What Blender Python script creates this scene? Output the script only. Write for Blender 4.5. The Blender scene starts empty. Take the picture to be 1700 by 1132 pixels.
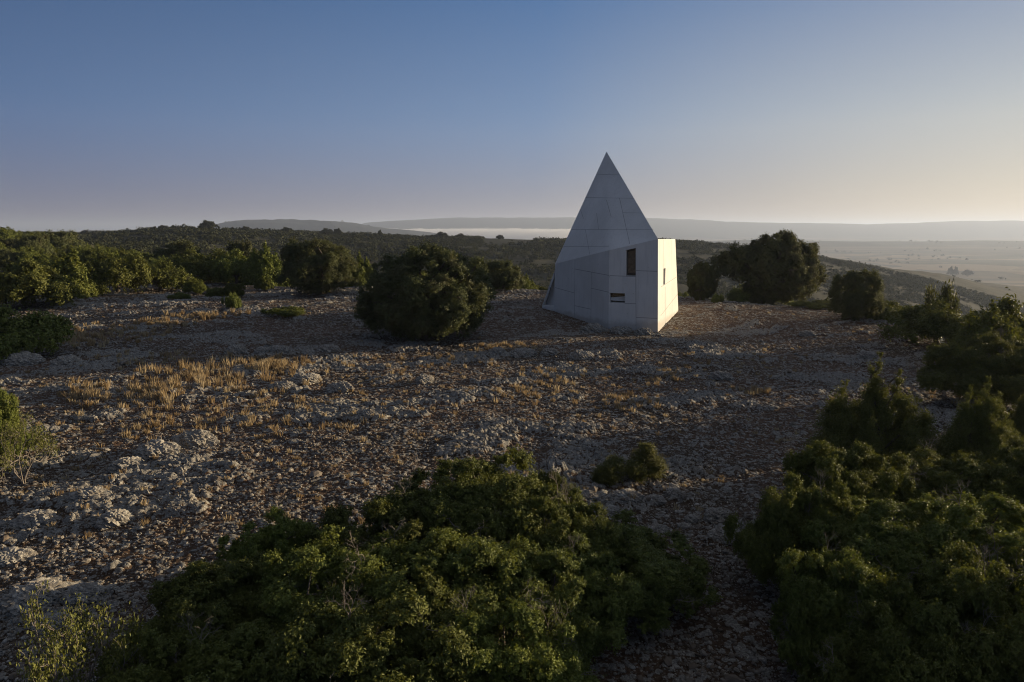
import bpy, bmesh, math, random
import numpy as np
from mathutils import Vector, Matrix
from mathutils.geometry import tessellate_polygon

sc = bpy.context.scene
C = sc.collection
RAD = math.radians

# ------------------------------------------------------------------ camera
CAM_H = 6.4
PITCH = 9.42
FPX = 1133.0            # focal length in photo pixels (1700 wide)
cam_d = bpy.data.cameras.new('camera')
cam = bpy.data.objects.new('camera', cam_d)
C.objects.link(cam)
cam_d.sensor_width = 36.0
cam_d.lens = 24.0
cam_d.clip_start = 0.1
cam_d.clip_end = 90000
cam.location = (0, 0, CAM_H)
cam.rotation_euler = (RAD(90 - PITCH), 0, 0)
sc.camera = cam

# ------------------------------------------------------------------ sky + sun
SUN_EL, SUN_AZ = 7.5, 69.0          # azimuth clockwise from the view direction (+Y)
w = bpy.data.worlds.new('World')
sc.world = w
w.use_nodes = True
nt = w.node_tree
for n in list(nt.nodes):
    nt.nodes.remove(n)
out = nt.nodes.new('ShaderNodeOutputWorld')
bg = nt.nodes.new('ShaderNodeBackground')
sky = nt.nodes.new('ShaderNodeTexSky')
sky.sky_type = 'NISHITA'
sky.sun_disc = False
sky.sun_elevation = RAD(SUN_EL)
sky.sun_rotation = RAD(SUN_AZ)
sky.altitude = 900
sky.air_density = 1.0
sky.dust_density = .8
sky.ozone_density = 4.0
bg.inputs['Strength'].default_value = 0.078


def _nd(typ, **kw):
    n_ = nt.nodes.new('ShaderNode' + typ)
    ins = kw.pop('ins', {})
    for k_, v_ in kw.items():
        setattr(n_, k_, v_)
    for k_, v_ in ins.items():
        if isinstance(v_, bpy.types.NodeSocket):
            nt.links.new(v_, n_.inputs[k_])
        else:
            n_.inputs[k_].default_value = v_
    return n_


# dawn colours of the sky, brightened where unseen: by height above the horizon and by angle to the sun
tc = _nd('TexCoord')
nrm_ = _nd('VectorMath', operation='NORMALIZE', ins={0: tc.outputs['Generated']})
sepd = _nd('SeparateXYZ', ins={0: nrm_.outputs[0]})
dts = _nd('VectorMath', operation='DOT_PRODUCT', ins={0: nrm_.outputs[0], 1: (math.sin(RAD(SUN_AZ)), math.cos(RAD(SUN_AZ)), 0.0)})
tt = _nd('MapRange', ins={0: dts.outputs['Value'], 1: -1.0, 2: 1.0, 3: 0.0, 4: 1.0})


def _ramp(fac, stops):
    r_ = _nd('ValToRGB', ins={0: fac})
    el = r_.color_ramp.elements
    while len(el) < len(stops):
        el.new(.5)
    for e_, (p_, c_) in zip(el, stops):
        e_.position = p_
        e_.color = (*c_, 1)
    return r_.outputs[0]


SKY_B = [(0.0, (.028, .030, .048)), (.09, (.030, .033, .050)), (.20, (.115, .116, .150)), (.30, (.110, .110, .150)), (.38, (.108, .095, .142)), (.695, (.186, .156, .174)), (.82, (.285, .222, .185)), (.93, (.46, .355, .24)), (1.0, (.60, .46, .29))]  # low stops, out of view, raised as fill for the chapel's front wall
SKY_M = [(0.0, (.018, .030, .062)), (.09, (.020, .033, .068)), (.20, (.080, .105, .170)), (.30, (.070, .098, .172)), (.38, (.058, .096, .185)), (.695, (.118, .168, .262)), (.93, (.33, .325, .30)), (1.0, (.40, .40, .36))]  # same added fill behind the camera in the low stops
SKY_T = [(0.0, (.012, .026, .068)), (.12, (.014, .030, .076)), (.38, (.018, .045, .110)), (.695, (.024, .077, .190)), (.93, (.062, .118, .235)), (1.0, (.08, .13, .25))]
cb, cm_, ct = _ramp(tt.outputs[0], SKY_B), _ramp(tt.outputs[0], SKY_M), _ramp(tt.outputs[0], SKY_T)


def _mixc(f_, a_, b_, mode='MIX'):
    m_ = _nd('Mix', data_type='RGBA', blend_type=mode)
    for i_, v_ in ((0, f_), (6, a_), (7, b_)):
        if isinstance(v_, bpy.types.NodeSocket):
            nt.links.new(v_, m_.inputs[i_])
        else:
            m_.inputs[i_].default_value = v_
    return m_.outputs[2]


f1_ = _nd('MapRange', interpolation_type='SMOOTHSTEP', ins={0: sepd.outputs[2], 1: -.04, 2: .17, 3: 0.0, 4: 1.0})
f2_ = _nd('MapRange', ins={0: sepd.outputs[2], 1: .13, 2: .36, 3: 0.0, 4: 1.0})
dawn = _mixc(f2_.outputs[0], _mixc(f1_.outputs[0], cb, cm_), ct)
zen_fill = _ramp(tt.outputs[0], [(0.0, (.022, .028, .044)), (.2, (.045, .055, .08)), (.38, (.105, .110, .128)), (.7, (.145, .150, .166)), (1.0, (.19, .20, .205))])  # unseen zenith: added neutral fill that lightens shaded concrete and ground
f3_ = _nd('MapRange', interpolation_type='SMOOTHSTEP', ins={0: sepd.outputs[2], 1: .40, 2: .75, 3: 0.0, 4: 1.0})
dawn = _mixc(f3_.outputs[0], dawn, zen_fill)
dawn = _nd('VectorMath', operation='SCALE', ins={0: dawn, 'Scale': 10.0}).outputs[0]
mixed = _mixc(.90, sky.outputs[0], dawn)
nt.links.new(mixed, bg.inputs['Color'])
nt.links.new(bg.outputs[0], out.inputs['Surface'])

sd = bpy.data.lights.new('sun', 'SUN')
sd.energy = 4.0
sd.angle = RAD(0.55)
sd.color = (1.0, 0.80, 0.52)
so = bpy.data.objects.new('sun', sd)
C.objects.link(so)
sv = Vector((math.sin(RAD(SUN_AZ)) * math.cos(RAD(SUN_EL)), math.cos(RAD(SUN_AZ)) * math.cos(RAD(SUN_EL)), math.sin(RAD(SUN_EL))))
so.rotation_euler = sv.to_track_quat('Z', 'Y').to_euler()
so.location = sv * 60

sc.view_settings.view_transform = 'Standard'
sc.view_settings.look = 'None'
sc.view_settings.exposure = 1.1
sc.view_settings.gamma = 1.0
sc.cycles.use_denoising = True
sc.cycles.filter_width = 1.05
sc.cycles.volume_bounces = 0
sc.cycles.max_bounces = 6
sc.cycles.transparent_max_bounces = 4

# ------------------------------------------------------------------ photo pixel -> world helpers
cp, sp = math.cos(RAD(PITCH)), math.sin(RAD(PITCH))


def ray(px, py):
    u = (px - 850) / FPX
    v = (566 - py) / FPX
    return np.array([u, cp + v * sp, -sp + v * cp])


def P(px, py, depth):
    d = ray(px, py)
    d = d / d[1] * depth
    return Vector((d[0], d[1], CAM_H + d[2]))


def zpix(py, depth):
    d = ray(850, py)
    return CAM_H + d[2] / d[1] * depth


# ------------------------------------------------------------------ noise
def _hash(ix, iy, seed):
    h = (ix.astype(np.int64) * 374761393 + iy.astype(np.int64) * 668265263 + seed * 982451653) & 0xffffffff
    h = ((h ^ (h >> 13)) * 1274126177) & 0xffffffff
    h = ((h ^ (h >> 16)) * 2246822519) & 0xffffffff
    return ((h ^ (h >> 15)) & 0xffffff) / float(0xffffff)


def perlin(x, y, seed=0):
    ix, iy = np.floor(x), np.floor(y)
    fx, fy = x - ix, y - iy
    ux, uy = fx * fx * fx * (fx * (fx * 6 - 15) + 10), fy * fy * fy * (fy * (fy * 6 - 15) + 10)
    r = 0
    for dx in (0, 1):
        for dy in (0, 1):
            a = _hash(ix + dx, iy + dy, seed) * 2 * np.pi
            g = np.cos(a) * (fx - dx) + np.sin(a) * (fy - dy)
            r = r + g * (ux if dx else 1 - ux) * (uy if dy else 1 - uy)
    return r * 1.5


def fbm(x, y, octs=4, seed=0, gain=0.5):
    a, r, f = 1.0, 0, 1.0
    for o in range(octs):
        r = r + a * perlin(x * f + 13.7 * o, y * f - 7.1 * o, seed + o)
        a *= gain
        f *= 2.03
    return r


def worley(x, y, seed=0):
    """returns f1, f2, random value of the nearest cell"""
    ix, iy = np.floor(x), np.floor(y)
    f1 = np.full(x.shape, 9.0)
    f2 = np.full(x.shape, 9.0)
    idv = np.zeros(x.shape)
    for dx in (-1, 0, 1):
        for dy in (-1, 0, 1):
            cx, cy = ix + dx, iy + dy
            qx = cx + 0.1 + 0.8 * _hash(cx, cy, seed)
            qy = cy + 0.1 + 0.8 * _hash(cx, cy, seed + 77)
            d = np.hypot(x - qx, y - qy)
            near = d < f1
            f2 = np.where(near, f1, np.minimum(f2, d))
            idv = np.where(near, _hash(cx, cy, seed + 191), idv)
            f1 = np.where(near, d, f1)
    return f1, f2, idv


def sstep(a, b, x):
    t = np.clip((x - a) / (b - a), 0, 1)
    return t * t * (3 - 2 * t)


# ------------------------------------------------------------------ terrain
def prof(pairs):
    px = np.array([p[0] for p in pairs], float)
    return np.arctan((px - 850) / FPX), np.array([p[1] for p in pairs], float)


E_T, E_V = prof([(-2500, 60), (-400, 85), (0, 82), (130, 74), (500, 66), (850, 63), (1130, 58), (1300, 58), (1416, 48), (1560, 37),
                 (1640, 30), (1750, 25), (2200, 20), (4500, 12)])
V_T, V_V = prof([(-2500, -2), (-400, 0), (0, -1), (230, -5), (450, -13), (850, -22), (1130, -26), (1340, -34), (1500, -46), (1700, -62), (2600, -75)])
R_T, R_V = prof([(-1000, 440), (0, 430), (350, 420), (850, 480), (1130, 500), (1340, 470), (1640, 450), (2500, 430)])
T_T, T_Y = prof([(-2000, 389), (0, 391), (140, 391), (215, 386), (300, 381), (350, 382), (450, 386), (560, 390), (700, 394), (800, 397), (930, 400),
                 (1110, 399), (1200, 408), (1340, 426), (1430, 446), (1500, 463), (1560, 476), (1640, 501), (1750, 535), (2300, 590)])
A_T, A_Y = prof([(310, 404), (345, 380), (372, 371), (400, 366), (470, 365), (560, 366), (600, 372), (650, 379), (720, 386), (800, 400)])
B_T, B_Y = prof([(500, 400), (570, 380), (610, 370), (660, 366), (750, 362.5), (945, 361), (1100, 363.5), (1200, 367), (1300, 370), (1430, 372.5),
                 (1480, 370.5), (1550, 367.5), (1700, 366.5), (1900, 366), (2400, 374), (3500, 376)])
PLAIN = -100.0


def macro(x, y):
    x = np.asarray(x, float)
    y = np.asarray(y, float)
    r = np.hypot(x, y)
    th = np.arctan2(x, y)
    ths = np.clip(th, -1.25, 1.25)
    c = np.cos(ths)
    e = np.interp(ths, E_T, E_V) / c
    back = sstep(1.25, 1.7, np.abs(th))
    e = np.minimum(e, 90) * (1 - back) + 45 * back
    zv = np.interp(ths, V_T, V_V)
    Rt = np.interp(ths, R_T, R_V)
    zt = CAM_H - (np.interp(ths, T_T, T_Y) - 378) / FPX * Rt
    Rt = Rt / np.maximum(c, 0.5)
    zt = zt * (1 - back) - 20 * back
    zp = 0.075 * np.clip(y - 41.7, 0, 9) * (1 - back)
    rv = 190.0
    # plateau -> shoulder -> valley -> ridge -> plain
    t = sstep(0, 1, (r - e) / (rv - e))
    t = 0.55 * t + 0.45 * np.clip((r - e) / (rv - e), 0, 1)
    z = zp + (zv - zp) * np.where(r > e, t, 0)
    z = np.where(r > rv, zv + (zt - zv) * np.sin(np.clip((r - rv) / (Rt - rv), 0, 1) * np.pi / 2) ** 1.25, z)
    z = np.where(r > Rt, zt + (PLAIN - zt) * sstep(0, 1, (r - Rt) / (2.2 * Rt)), z)
    # rise of the plateau on the far left
    z = z + 4.5 * np.exp(-(((x + 118) / 46) ** 2 + ((y - 135) / 52) ** 2))
    z = z + sstep(3, 10, np.maximum(np.abs(x - 7) * .8, np.abs(y - 46) * .8)) * 0.16 * perlin(x / 9.0, y / 9.0, 5) * (r < 4000)
    z = z + .62 * np.exp(-(((x - 20.5) / 6) ** 2 + ((y - 42) / 5) ** 2)) - 1.0 * np.exp(-(((x - 24) / 8) ** 2 + ((y - 60) / 7) ** 2))
    # broad roughness of the hills
    hill = sstep(90, 260, r) * (1 - sstep(900, 1600, r))
    z = z + hill * (1 - .75 * np.exp(-((r - Rt) / 110) ** 2)) * (3.0 * fbm(x / 90, y / 90, 4, 11))
    # plain undulation
    far = sstep(1200, 2200, r)
    z = z + far * 7 * fbm(x / 900, y / 900, 3, 31)
    # far hills
    ha = CAM_H - (np.interp(ths, A_T, A_Y) - 378) / FPX * 3500 - PLAIN
    ha = np.maximum(ha, 0) * np.exp(-((r * c - 3500) / 520) ** 2) * (np.abs(th) < 1.25)
    hb = CAM_H - (np.interp(ths, B_T, B_Y) - 378) / FPX * 7000 - PLAIN
    hb = np.maximum(hb, 0) * np.exp(-((r * c - 7000) / 900) ** 2) * (np.abs(th) < 1.25)
    z = z + ha * (1 + .03 * fbm(x / 120, y / 120, 3, 3)) + hb * (1 + .02 * fbm(x / 260, y / 260, 3, 8))
    return z


def _flat(px, py):
    d_ = ray(px, py)
    t_ = -CAM_H / d_[2]
    return d_[0] * t_, d_[1] * t_


# ledges where the limestone stands out
BANDS = [(*_flat(a, b_), *_flat(c_, d_), wd, am) for a, b_, c_, d_, wd, am in [
    (365, 508, 600, 492, 1.8, .45), (370, 592, 560, 588, .9, .3), (0, 905, 330, 750, .9, .30), (0, 1010, 190, 1000, .9, .3), (960, 850, 1215, 890, .9, .32),
    (570, 590, 980, 602, .9, .25), (0, 610, 120, 610, .9, .3), (480, 650, 620, 650, .7, .25), (1100, 640, 1260, 640, .8, .15)]]


def rockmask(x, y):
    """where bedrock comes through the soil"""
    s, t = x * .94 + y * .34, -x * .34 + y * .94
    m = fbm(s / 5.0, t / 2.8, 4, 41)
    m2 = fbm(x / 1.5, y / 1.1, 3, 55)
    b = 0
    for x0, y0, x1, y1, wd, am in BANDS:
        dx, dy = x1 - x0, y1 - y0
        t_ = np.clip(((x - x0) * dx + (y - y0) * dy) / (dx * dx + dy * dy), 0, 1)
        b = np.maximum(b, am * np.exp(-(np.hypot(x - x0 - t_ * dx, y - y0 - t_ * dy) / wd) ** 2))
    worn = np.exp(-(((x - 17) / 10) ** 2 + ((y - 47) / 6.5) ** 2)) + 1.5 * np.exp(-(((x - 2.3) / 1.6) ** 2 + ((y - 9.5) / 3.2) ** 2))
    return sstep(0.10, 0.46, m + 0.42 * m2 + b - .34 * worn)


def micro(x, y):
    """relief of the stony plateau: height and rock share"""
    r = np.hypot(x, y)
    fade = 1 - sstep(75, 110, r)
    wx = x + .22 * perlin(x * 1.3, y * 1.3, 61) + .07 * perlin(x * 4.3, y * 4.3, 63)
    wy = y + .22 * perlin(x * 1.3, y * 1.3, 62) + .07 * perlin(x * 4.3, y * 4.3, 64)
    m = rockmask(x, y)
    s, t = wx * .92 + wy * .39, -wx * .39 + wy * .92
    f1, f2, idv = worley(s / .85, t / .55, 21)
    blk = np.clip((f2 - f1) * 3.2, 0, 1) ** .6 * (.25 + .75 * idv)
    g1, g2, idg = worley(s / .30, t / .22, 22)
    e2 = np.clip((g2 - g1) * 3.0, 0, 1) ** .7
    blk2 = e2 * (.15 + .85 * idg)
    h1, h2, idh = worley(x / .12, y / .11, 23)
    peb = np.clip(1 - h1 * 1.5, 0, 1) ** .5 * (idh > .45)
    ridg = 1 - np.abs(perlin(wx / .16, wy / .13, 77))
    z = m * (.12 * blk + .085 * blk2 + .03 * ridg) + (.022 * blk2 + .035 * np.clip(blk2 - .7, 0, 1)) * (1 - m) + .026 * peb * (1 - .6 * m)
    z = z + .04 * fbm(x / .8, y / .8, 3, 71) + .03 * m * fbm(x / .2, y / .2, 2, 75)
    near = 1 - sstep(6, 9, np.maximum(np.abs(x - 7.5), np.abs(y - 46)))
    z = z * (1 - .55 * near)
    rk = m * e2 * (.25 + .85 * np.clip(blk * 1.6, 0, 1)) + .6 * (blk2 > .80) * (1 - m)
    rk = np.maximum(np.clip(rk, 0, 1), .8 * peb * (idh > .7))
    return z * fade, rk * (1 - sstep(70, 140, r) * .6)


def H(x, y):
    x = np.atleast_1d(np.asarray(x, float))
    y = np.atleast_1d(np.asarray(y, float))
    return macro(x, y)


def ground_at(px, py):
    """where the ray through this photo pixel meets the ground"""
    d = ray(px, py)
    d = d / d[1]
    ts = np.concatenate([np.arange(4, 120, .1), np.arange(120, 3000, 3.0)])
    z = H(ts * d[0], ts) - (CAM_H + ts * d[2])
    k = int(np.argmax(z > 0)) if (z > 0).any() else len(ts) - 1
    t = ts[k]
    return float(t * d[0]), float(t), float(H(t * d[0], t)[0])


# ------------------------------------------------------------------ mesh helpers
def mesh_np(name, verts, faces, mat=None, attrs=None, parent=None, smooth=False):
    """faces: (n,k) int array (k = 3 or 4)"""
    me = bpy.data.meshes.new(name)
    nv, (nf, k) = len(verts), faces.shape
    me.vertices.add(nv)
    me.vertices.foreach_set('co', np.ascontiguousarray(verts, dtype=np.float32).ravel())
    me.loops.add(nf * k)
    me.loops.foreach_set('vertex_index', faces.astype(np.int32).ravel())
    me.polygons.add(nf)
    me.polygons.foreach_set('loop_start', np.arange(0, nf * k, k, dtype=np.int32))
    me.update(calc_edges=True)
    me.shade_smooth() if smooth else me.shade_flat()
    for an, av in (attrs or {}).items():
        a = me.attributes.new(an, 'FLOAT', 'POINT')
        a.data.foreach_set('value', np.ascontiguousarray(av, dtype=np.float32))
    if mat:
        me.materials.append(mat)
    o = bpy.data.objects.new(name, me)
    C.objects.link(o)
    if parent:
        o.parent = parent
    return o


def mesh_py(name, verts, faces, mat, parent=None, smooth=False):
    me = bpy.data.meshes.new(name)
    me.from_pydata([tuple(v) for v in verts], [], faces)
    me.materials.append(mat)
    me.update()
    if smooth:
        me.shade_smooth()
    o = bpy.data.objects.new(name, me)
    C.objects.link(o)
    if parent:
        o.parent = parent
    return o


def empty(name, loc=(0, 0, 0)):
    o = bpy.data.objects.new(name, None)
    o.empty_display_size = .3
    C.objects.link(o)
    o.location = loc
    return o


def tag(o, label=None, cat=None, group=None, kind=None):
    if label: o['label'] = label
    if cat: o['category'] = cat
    if group: o['group'] = group
    elif group == '' and 'group' in o: del o['group']
    if kind: o['kind'] = kind
    return o


# ------------------------------------------------------------------ materials
class N:
    def __init__(s, name):
        s.m = bpy.data.materials.new(name)
        s.m.use_nodes = True
        s.t = s.m.node_tree
        s.t.nodes.clear()
        s.out = s.t.nodes.new('ShaderNodeOutputMaterial')

    def n(s, typ, **kw):
        nd = s.t.nodes.new('ShaderNode' + typ)
        ins = kw.pop('ins', {})
        for k, v in kw.items():
            setattr(nd, k, v)
        for k, v in ins.items():
            if hasattr(v, 'is_output') or isinstance(v, bpy.types.NodeSocket):
                s.t.links.new(v, nd.inputs[k])
            else:
                nd.inputs[k].default_value = v
        return nd

    def ramp(s, fac, stops, interp='LINEAR'):
        r = s.n('ValToRGB', ins={'Fac': fac})
        r.color_ramp.interpolation = interp
        el = r.color_ramp.elements
        while len(el) < len(stops):
            el.new(.5)
        for e, (p, c) in zip(el, stops):
            e.position = p
            e.color = (*c, 1) if len(c) == 3 else c
        return r.outputs['Color']

    def mix(s, f, a, b, mode='MIX'):
        m = s.n('Mix', data_type='RGBA', blend_type=mode)
        for i, v in ((0, f), (6, a), (7, b)):
            if isinstance(v, bpy.types.NodeSocket):
                s.t.links.new(v, m.inputs[i])
            else:
                m.inputs[i].default_value = v if i == 0 else (*v, 1)
        return m.outputs[2]

    def math(s, op, a, b=0.0, clamp=False):
        m = s.n('Math', operation=op, use_clamp=clamp)
        for i, v in ((0, a), (1, b)):
            if isinstance(v, bpy.types.NodeSocket):
                s.t.links.new(v, m.inputs[i])
            else:
                m.inputs[i].default_value = v
        return m.outputs[0]

    def noise(s, scale, detail=4, rough=.55, vec=None, dist=0):
        ins = {'Scale': scale, 'Detail': detail, 'Roughness': rough, 'Distortion': dist}
        if vec is not None:
            ins['Vector'] = vec
        return s.n('TexNoise', ins=ins).outputs['Fac']

    def finish(s, shader):
        s.t.links.new(shader, s.out.inputs['Surface'])
        return s.m


def leaf_mat(name, dark, light, brown=None, transl=.18, spec=.15):
    m = N(name)
    at = m.n('Attribute', attribute_name='tint').outputs['Fac']
    oi = m.n('ObjectInfo').outputs['Random']
    col = m.ramp(at, [(0.0, dark), (1.0, light)])
    if brown:
        geo = m.n('NewGeometry').outputs['Position']
        nz = m.noise(.9, 3, vec=geo)
        col = m.mix(m.ramp(nz, [(.5, (0, 0, 0)), (.68, (.8, .8, .8))]), col, brown)
    hsv = m.n('HueSaturation', ins={'Hue': m.math('ADD', m.math('MULTIPLY', oi, .02), .49), 'Value': m.math('ADD', m.math('MULTIPLY', oi, .4), .8), 'Saturation': 1.0, 'Color': col})
    col = hsv.outputs[0]
    pr = m.n('BsdfPrincipled', ins={'Base Color': col, 'Roughness': .55, 'Specular IOR Level': spec})
    tr = m.n('BsdfTranslucent', ins={'Color': m.mix(1.0, col, (1.6, 1.5, .8), 'MULTIPLY')})
    mx = m.n('MixShader', ins={0: transl, 1: pr.outputs[0], 2: tr.outputs[0]})
    return m.finish(mx.outputs[0])


M_OAK = leaf_mat('oak_leaves', (.050, .060, .026), (.120, .128, .052), (.088, .080, .04))
M_SHRUB = leaf_mat('shrub_leaves', (.062, .078, .020), (.165, .178, .042))
M_JUN = leaf_mat('juniper_leaves', (.065, .08, .025), (.18, .19, .05))
M_BRIGHT = leaf_mat('bright_leaves', (.07, .09, .02), (.19, .205, .045))
M_SCRUB = leaf_mat('far_scrub_leaves', (.022, .027, .017), (.056, .060, .034), (.040, .036, .024), .1, 0.0)
M_SPARSE = leaf_mat('sparse_leaves', (.08, .09, .024), (.18, .18, .048))

m = N('bark')
pos = m.n('NewGeometry').outputs['Position']
c = m.ramp(m.noise(9, 4, vec=pos), [(.3, (.05, .04, .03)), (.7, (.16, .135, .11))])
M_BARK = m.finish(m.n('BsdfPrincipled', ins={'Base Color': c, 'Roughness': .9, 'Specular IOR Level': .1}).outputs[0])
m = N('dead_twig')
c = m.ramp(m.noise(5, 3, vec=m.n('NewGeometry').outputs['Position']), [(.3, (.12, .10, .085)), (.7, (.26, .225, .19))])
M_TWIG = m.finish(m.n('BsdfPrincipled', ins={'Base Color': c, 'Roughness': .9, 'Specular IOR Level': .1}).outputs[0])

# dry grass
m = N('dry_grass')
at = m.n('Attribute', attribute_name='tint').outputs['Fac']
c = m.ramp(at, [(0, (.22, .145, .075)), (.5, (.35, .255, .135)), (1, (.50, .41, .26))])
pr = m.n('BsdfPrincipled', ins={'Base Color': c, 'Roughness': .7, 'Specular IOR Level': .15})
tr = m.n('BsdfTranslucent', ins={'Color': c})
M_GRASS = m.finish(m.n('MixShader', ins={0: .35, 1: pr.outputs[0], 2: tr.outputs[0]}).outputs[0])

# limestone
def limestone(name, attr):
    m = N(name)
    pos = m.n('NewGeometry').outputs['Position']
    n1 = m.noise(2.3, 5, .65, pos)
    n2 = m.noise(17, 5, .65, pos)
    n3 = m.noise(6, 3, .5, pos)
    rock = m.ramp(n2, [(.3, (.11, .104, .095)), (.5, (.29, .27, .235)), (.7, (.52, .485, .42))])
    rock = m.mix(m.ramp(n3, [(.42, (0, 0, 0)), (.62, (.75, .75, .75))]), rock, (.22, .19, .155))
    if attr:
        tint = m.n('Attribute', attribute_name='tint').outputs['Fac']
        rock = m.mix(tint, rock, m.mix(n1, (.22, .17, .125), (.075, .062, .05)))
    bmp = m.n('Bump', ins={'Strength': .6, 'Distance': .03, 'Height': m.noise(26, 5, .7, pos)})
    return m.finish(m.n('BsdfPrincipled', ins={'Base Color': rock, 'Roughness': .92, 'Specular IOR Level': .12, 'Normal': bmp.outputs[0]}).outputs[0])


M_ROCK = limestone('limestone', False)
M_STONE = limestone('gravel_stone', True)

# ground
m = N('ground')
pos = m.n('NewGeometry').outputs['Position']
rk = m.n('Attribute', attribute_name='rock').outputs['Fac']
zone = m.n('Attribute', attribute_name='zone').outputs['Fac']     # 0 plateau, .5 hills, 1 plain
n1 = m.noise(1.2, 5, .6, pos)
n2 = m.noise(14, 5, .7, pos)
n3 = m.noise(.16, 4, .6, pos)
n4 = m.noise(38, 3, .6, pos)
soil = m.ramp(n2, [(.32, (.034, .023, .015)), (.55, (.080, .055, .036)), (.72, (.17, .135, .10))])
rust = m.ramp(n2, [(.32, (.050, .030, .019)), (.6, (.135, .084, .053)), (.75, (.23, .165, .11))])
eth = m.n('Attribute', attribute_name='earth').outputs['Fac']
soil = m.mix(m.ramp(m.math('ADD', n3, m.math('MULTIPLY', eth, .16)), [(.42, (0, 0, 0)), (.58, (1, 1, 1))]), soil, rust)
vor = m.n('TexVoronoi', ins={'Scale': 21.0, 'Vector': pos, 'Randomness': 1.0})
vcol = m.n('SeparateColor', ins={0: vor.outputs['Color']})
gmask = m.math('MULTIPLY', m.math('LESS_THAN', vor.outputs['Distance'], .44), m.math('GREATER_THAN', vcol.outputs[0], m.math('ADD', .58, m.math('MULTIPLY', m.n('Attribute', attribute_name='earth').outputs['Fac'], .22))))
gcol = m.ramp(vcol.outputs[1], [(0, (.12, .10, .085)), (.6, (.32, .295, .26)), (1, (.48, .43, .36))])
soil = m.mix(m.math('MULTIPLY', gmask, m.ramp(n1, [(.35, (.35, .35, .35)), (.6, (1, 1, 1))])), soil, gcol)
rock = m.ramp(n2, [(.3, (.085, .080, .073)), (.5, (.26, .24, .205)), (.72, (.50, .465, .40))])
rock = m.mix(m.ramp(n4, [(.45, (0, 0, 0)), (.6, (.8, .8, .8))]), rock, (.15, .14, .125))
rf = m.ramp(m.math('ADD', rk, m.math('MULTIPLY', m.math('SUBTRACT', n2, .5), .9)), [(.30, (0, 0, 0)), (.46, (1, 1, 1))])
near = m.mix(rf, soil, rock)
hillc = m.ramp(m.noise(.03, 6, .6, pos), [(.35, (.026, .028, .017)), (.6, (.040, .038, .024)), (.75, (.10, .08, .05))])
# fields of the plain: long worn parcels
mp = m.n('Mapping', ins={'Vector': pos, 'Scale': (.0011, .0030, 1), 'Rotation': (0, 0, .25)})
fv = m.n('TexVoronoi', feature='F1', ins={'Scale': 1.0, 'Vector': mp.outputs[0], 'Randomness': .9})
fsep = m.n('SeparateColor', ins={0: fv.outputs['Color']})
fieldc = m.ramp(fsep.outputs[0], [(0, (.05, .047, .03)), (.35, (.085, .067, .044)), (.7, (.15, .11, .07)), (1, (.22, .165, .11))], 'LINEAR')
wood = m.ramp(m.noise(.0022, 6, .62, pos), [(.52, (0, 0, 0)), (.6, (1, 1, 1))])
hz_ = m.n('SeparateXYZ', ins={0: pos}).outputs[2]
fieldc = m.mix(wood, fieldc, (.03, .035, .022))
fieldc = m.mix(m.n('MapRange', ins={0: hz_, 1: PLAIN + 14, 2: PLAIN + 34, 3: 0.0, 4: .9}).outputs[0], fieldc, (.022, .027, .020))
col = m.mix(m.ramp(zone, [(.0, (0, 0, 0)), (.5, (1, 1, 1))]), near, hillc)
col = m.mix(m.ramp(zone, [(.5, (0, 0, 0)), (1, (1, 1, 1))]), col, fieldc)
bh = m.math('ADD', m.math('MULTIPLY', m.noise(30, 5, .75, pos), .8), m.math('MULTIPLY', m.math('MULTIPLY', gmask, m.math('SUBTRACT', .44, vor.outputs['Distance'])), 1.3))
bmp = m.n('Bump', ins={'Strength': .85, 'Distance': .03, 'Height': bh})
M_GROUND = m.finish(m.n('BsdfPrincipled', ins={'Base Color': col, 'Roughness': .95, 'Specular IOR Level': .1, 'Normal': bmp.outputs[0]}).outputs[0])

# white concrete
m = N('white_concrete')
pos = m.n('NewGeometry').outputs['Position']
str_ = m.n('Mapping', ins={'Vector': pos, 'Scale': (6, 6, .5)})
a = m.noise(.7, 5, .6, pos)
b = m.noise(1, 5, .7, str_.outputs[0])
d = m.noise(60, 3, .7, pos)
col = m.ramp(a, [(.3, (.64, .63, .61)), (.7, (.72, .71, .69))])
col = m.mix(m.ramp(b, [(.5, (0, 0, 0)), (.72, (.38, .38, .38))]), col, (.48, .47, .45))
zz = m.n('SeparateXYZ', ins={0: pos}).outputs[2]
spl = m.math('MULTIPLY', m.ramp(m.math('SUBTRACT', zz, m.math('MULTIPLY', m.noise(1.4, 5, .7, pos), .9)), [(.0, (1, 1, 1)), (.28, (0, 0, 0))]), .5)
col = m.mix(spl, col, (.30, .24, .18))
big = m.noise(.28, 2, .5, pos)
col = m.mix(m.ramp(big, [(.4, (0, 0, 0)), (.6, (.35, .35, .35))]), col, (.50, .49, .465))
v = m.n('TexVoronoi', ins={'Scale': 1.9, 'Vector': pos})
hole = m.math('LESS_THAN', v.outputs['Distance'], .045)
col = m.mix(m.math('MULTIPLY', hole, .55), col, (.2, .19, .18))
bmp = m.n('Bump', ins={'Strength': .35, 'Distance': .01, 'Height': d})
M_CONC = m.finish(m.n('BsdfPrincipled', ins={'Base Color': col, 'Roughness': .85, 'Specular IOR Level': .2, 'Normal': bmp.outputs[0]}).outputs[0])
m = N('joint_concrete')
M_JOINT = m.finish(m.n('BsdfPrincipled', ins={'Base Color': m.ramp(m.noise(3, 3), [(.3, (.27, .265, .26)), (.7, (.36, .35, .34))]), 'Roughness': .9}).outputs[0])
m = N('dark_wood')
c = m.ramp(m.noise(4, 4, vec=m.n('NewGeometry').outputs['Position']), [(.3, (.05, .035, .022)), (.7, (.13, .09, .055))])
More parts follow.
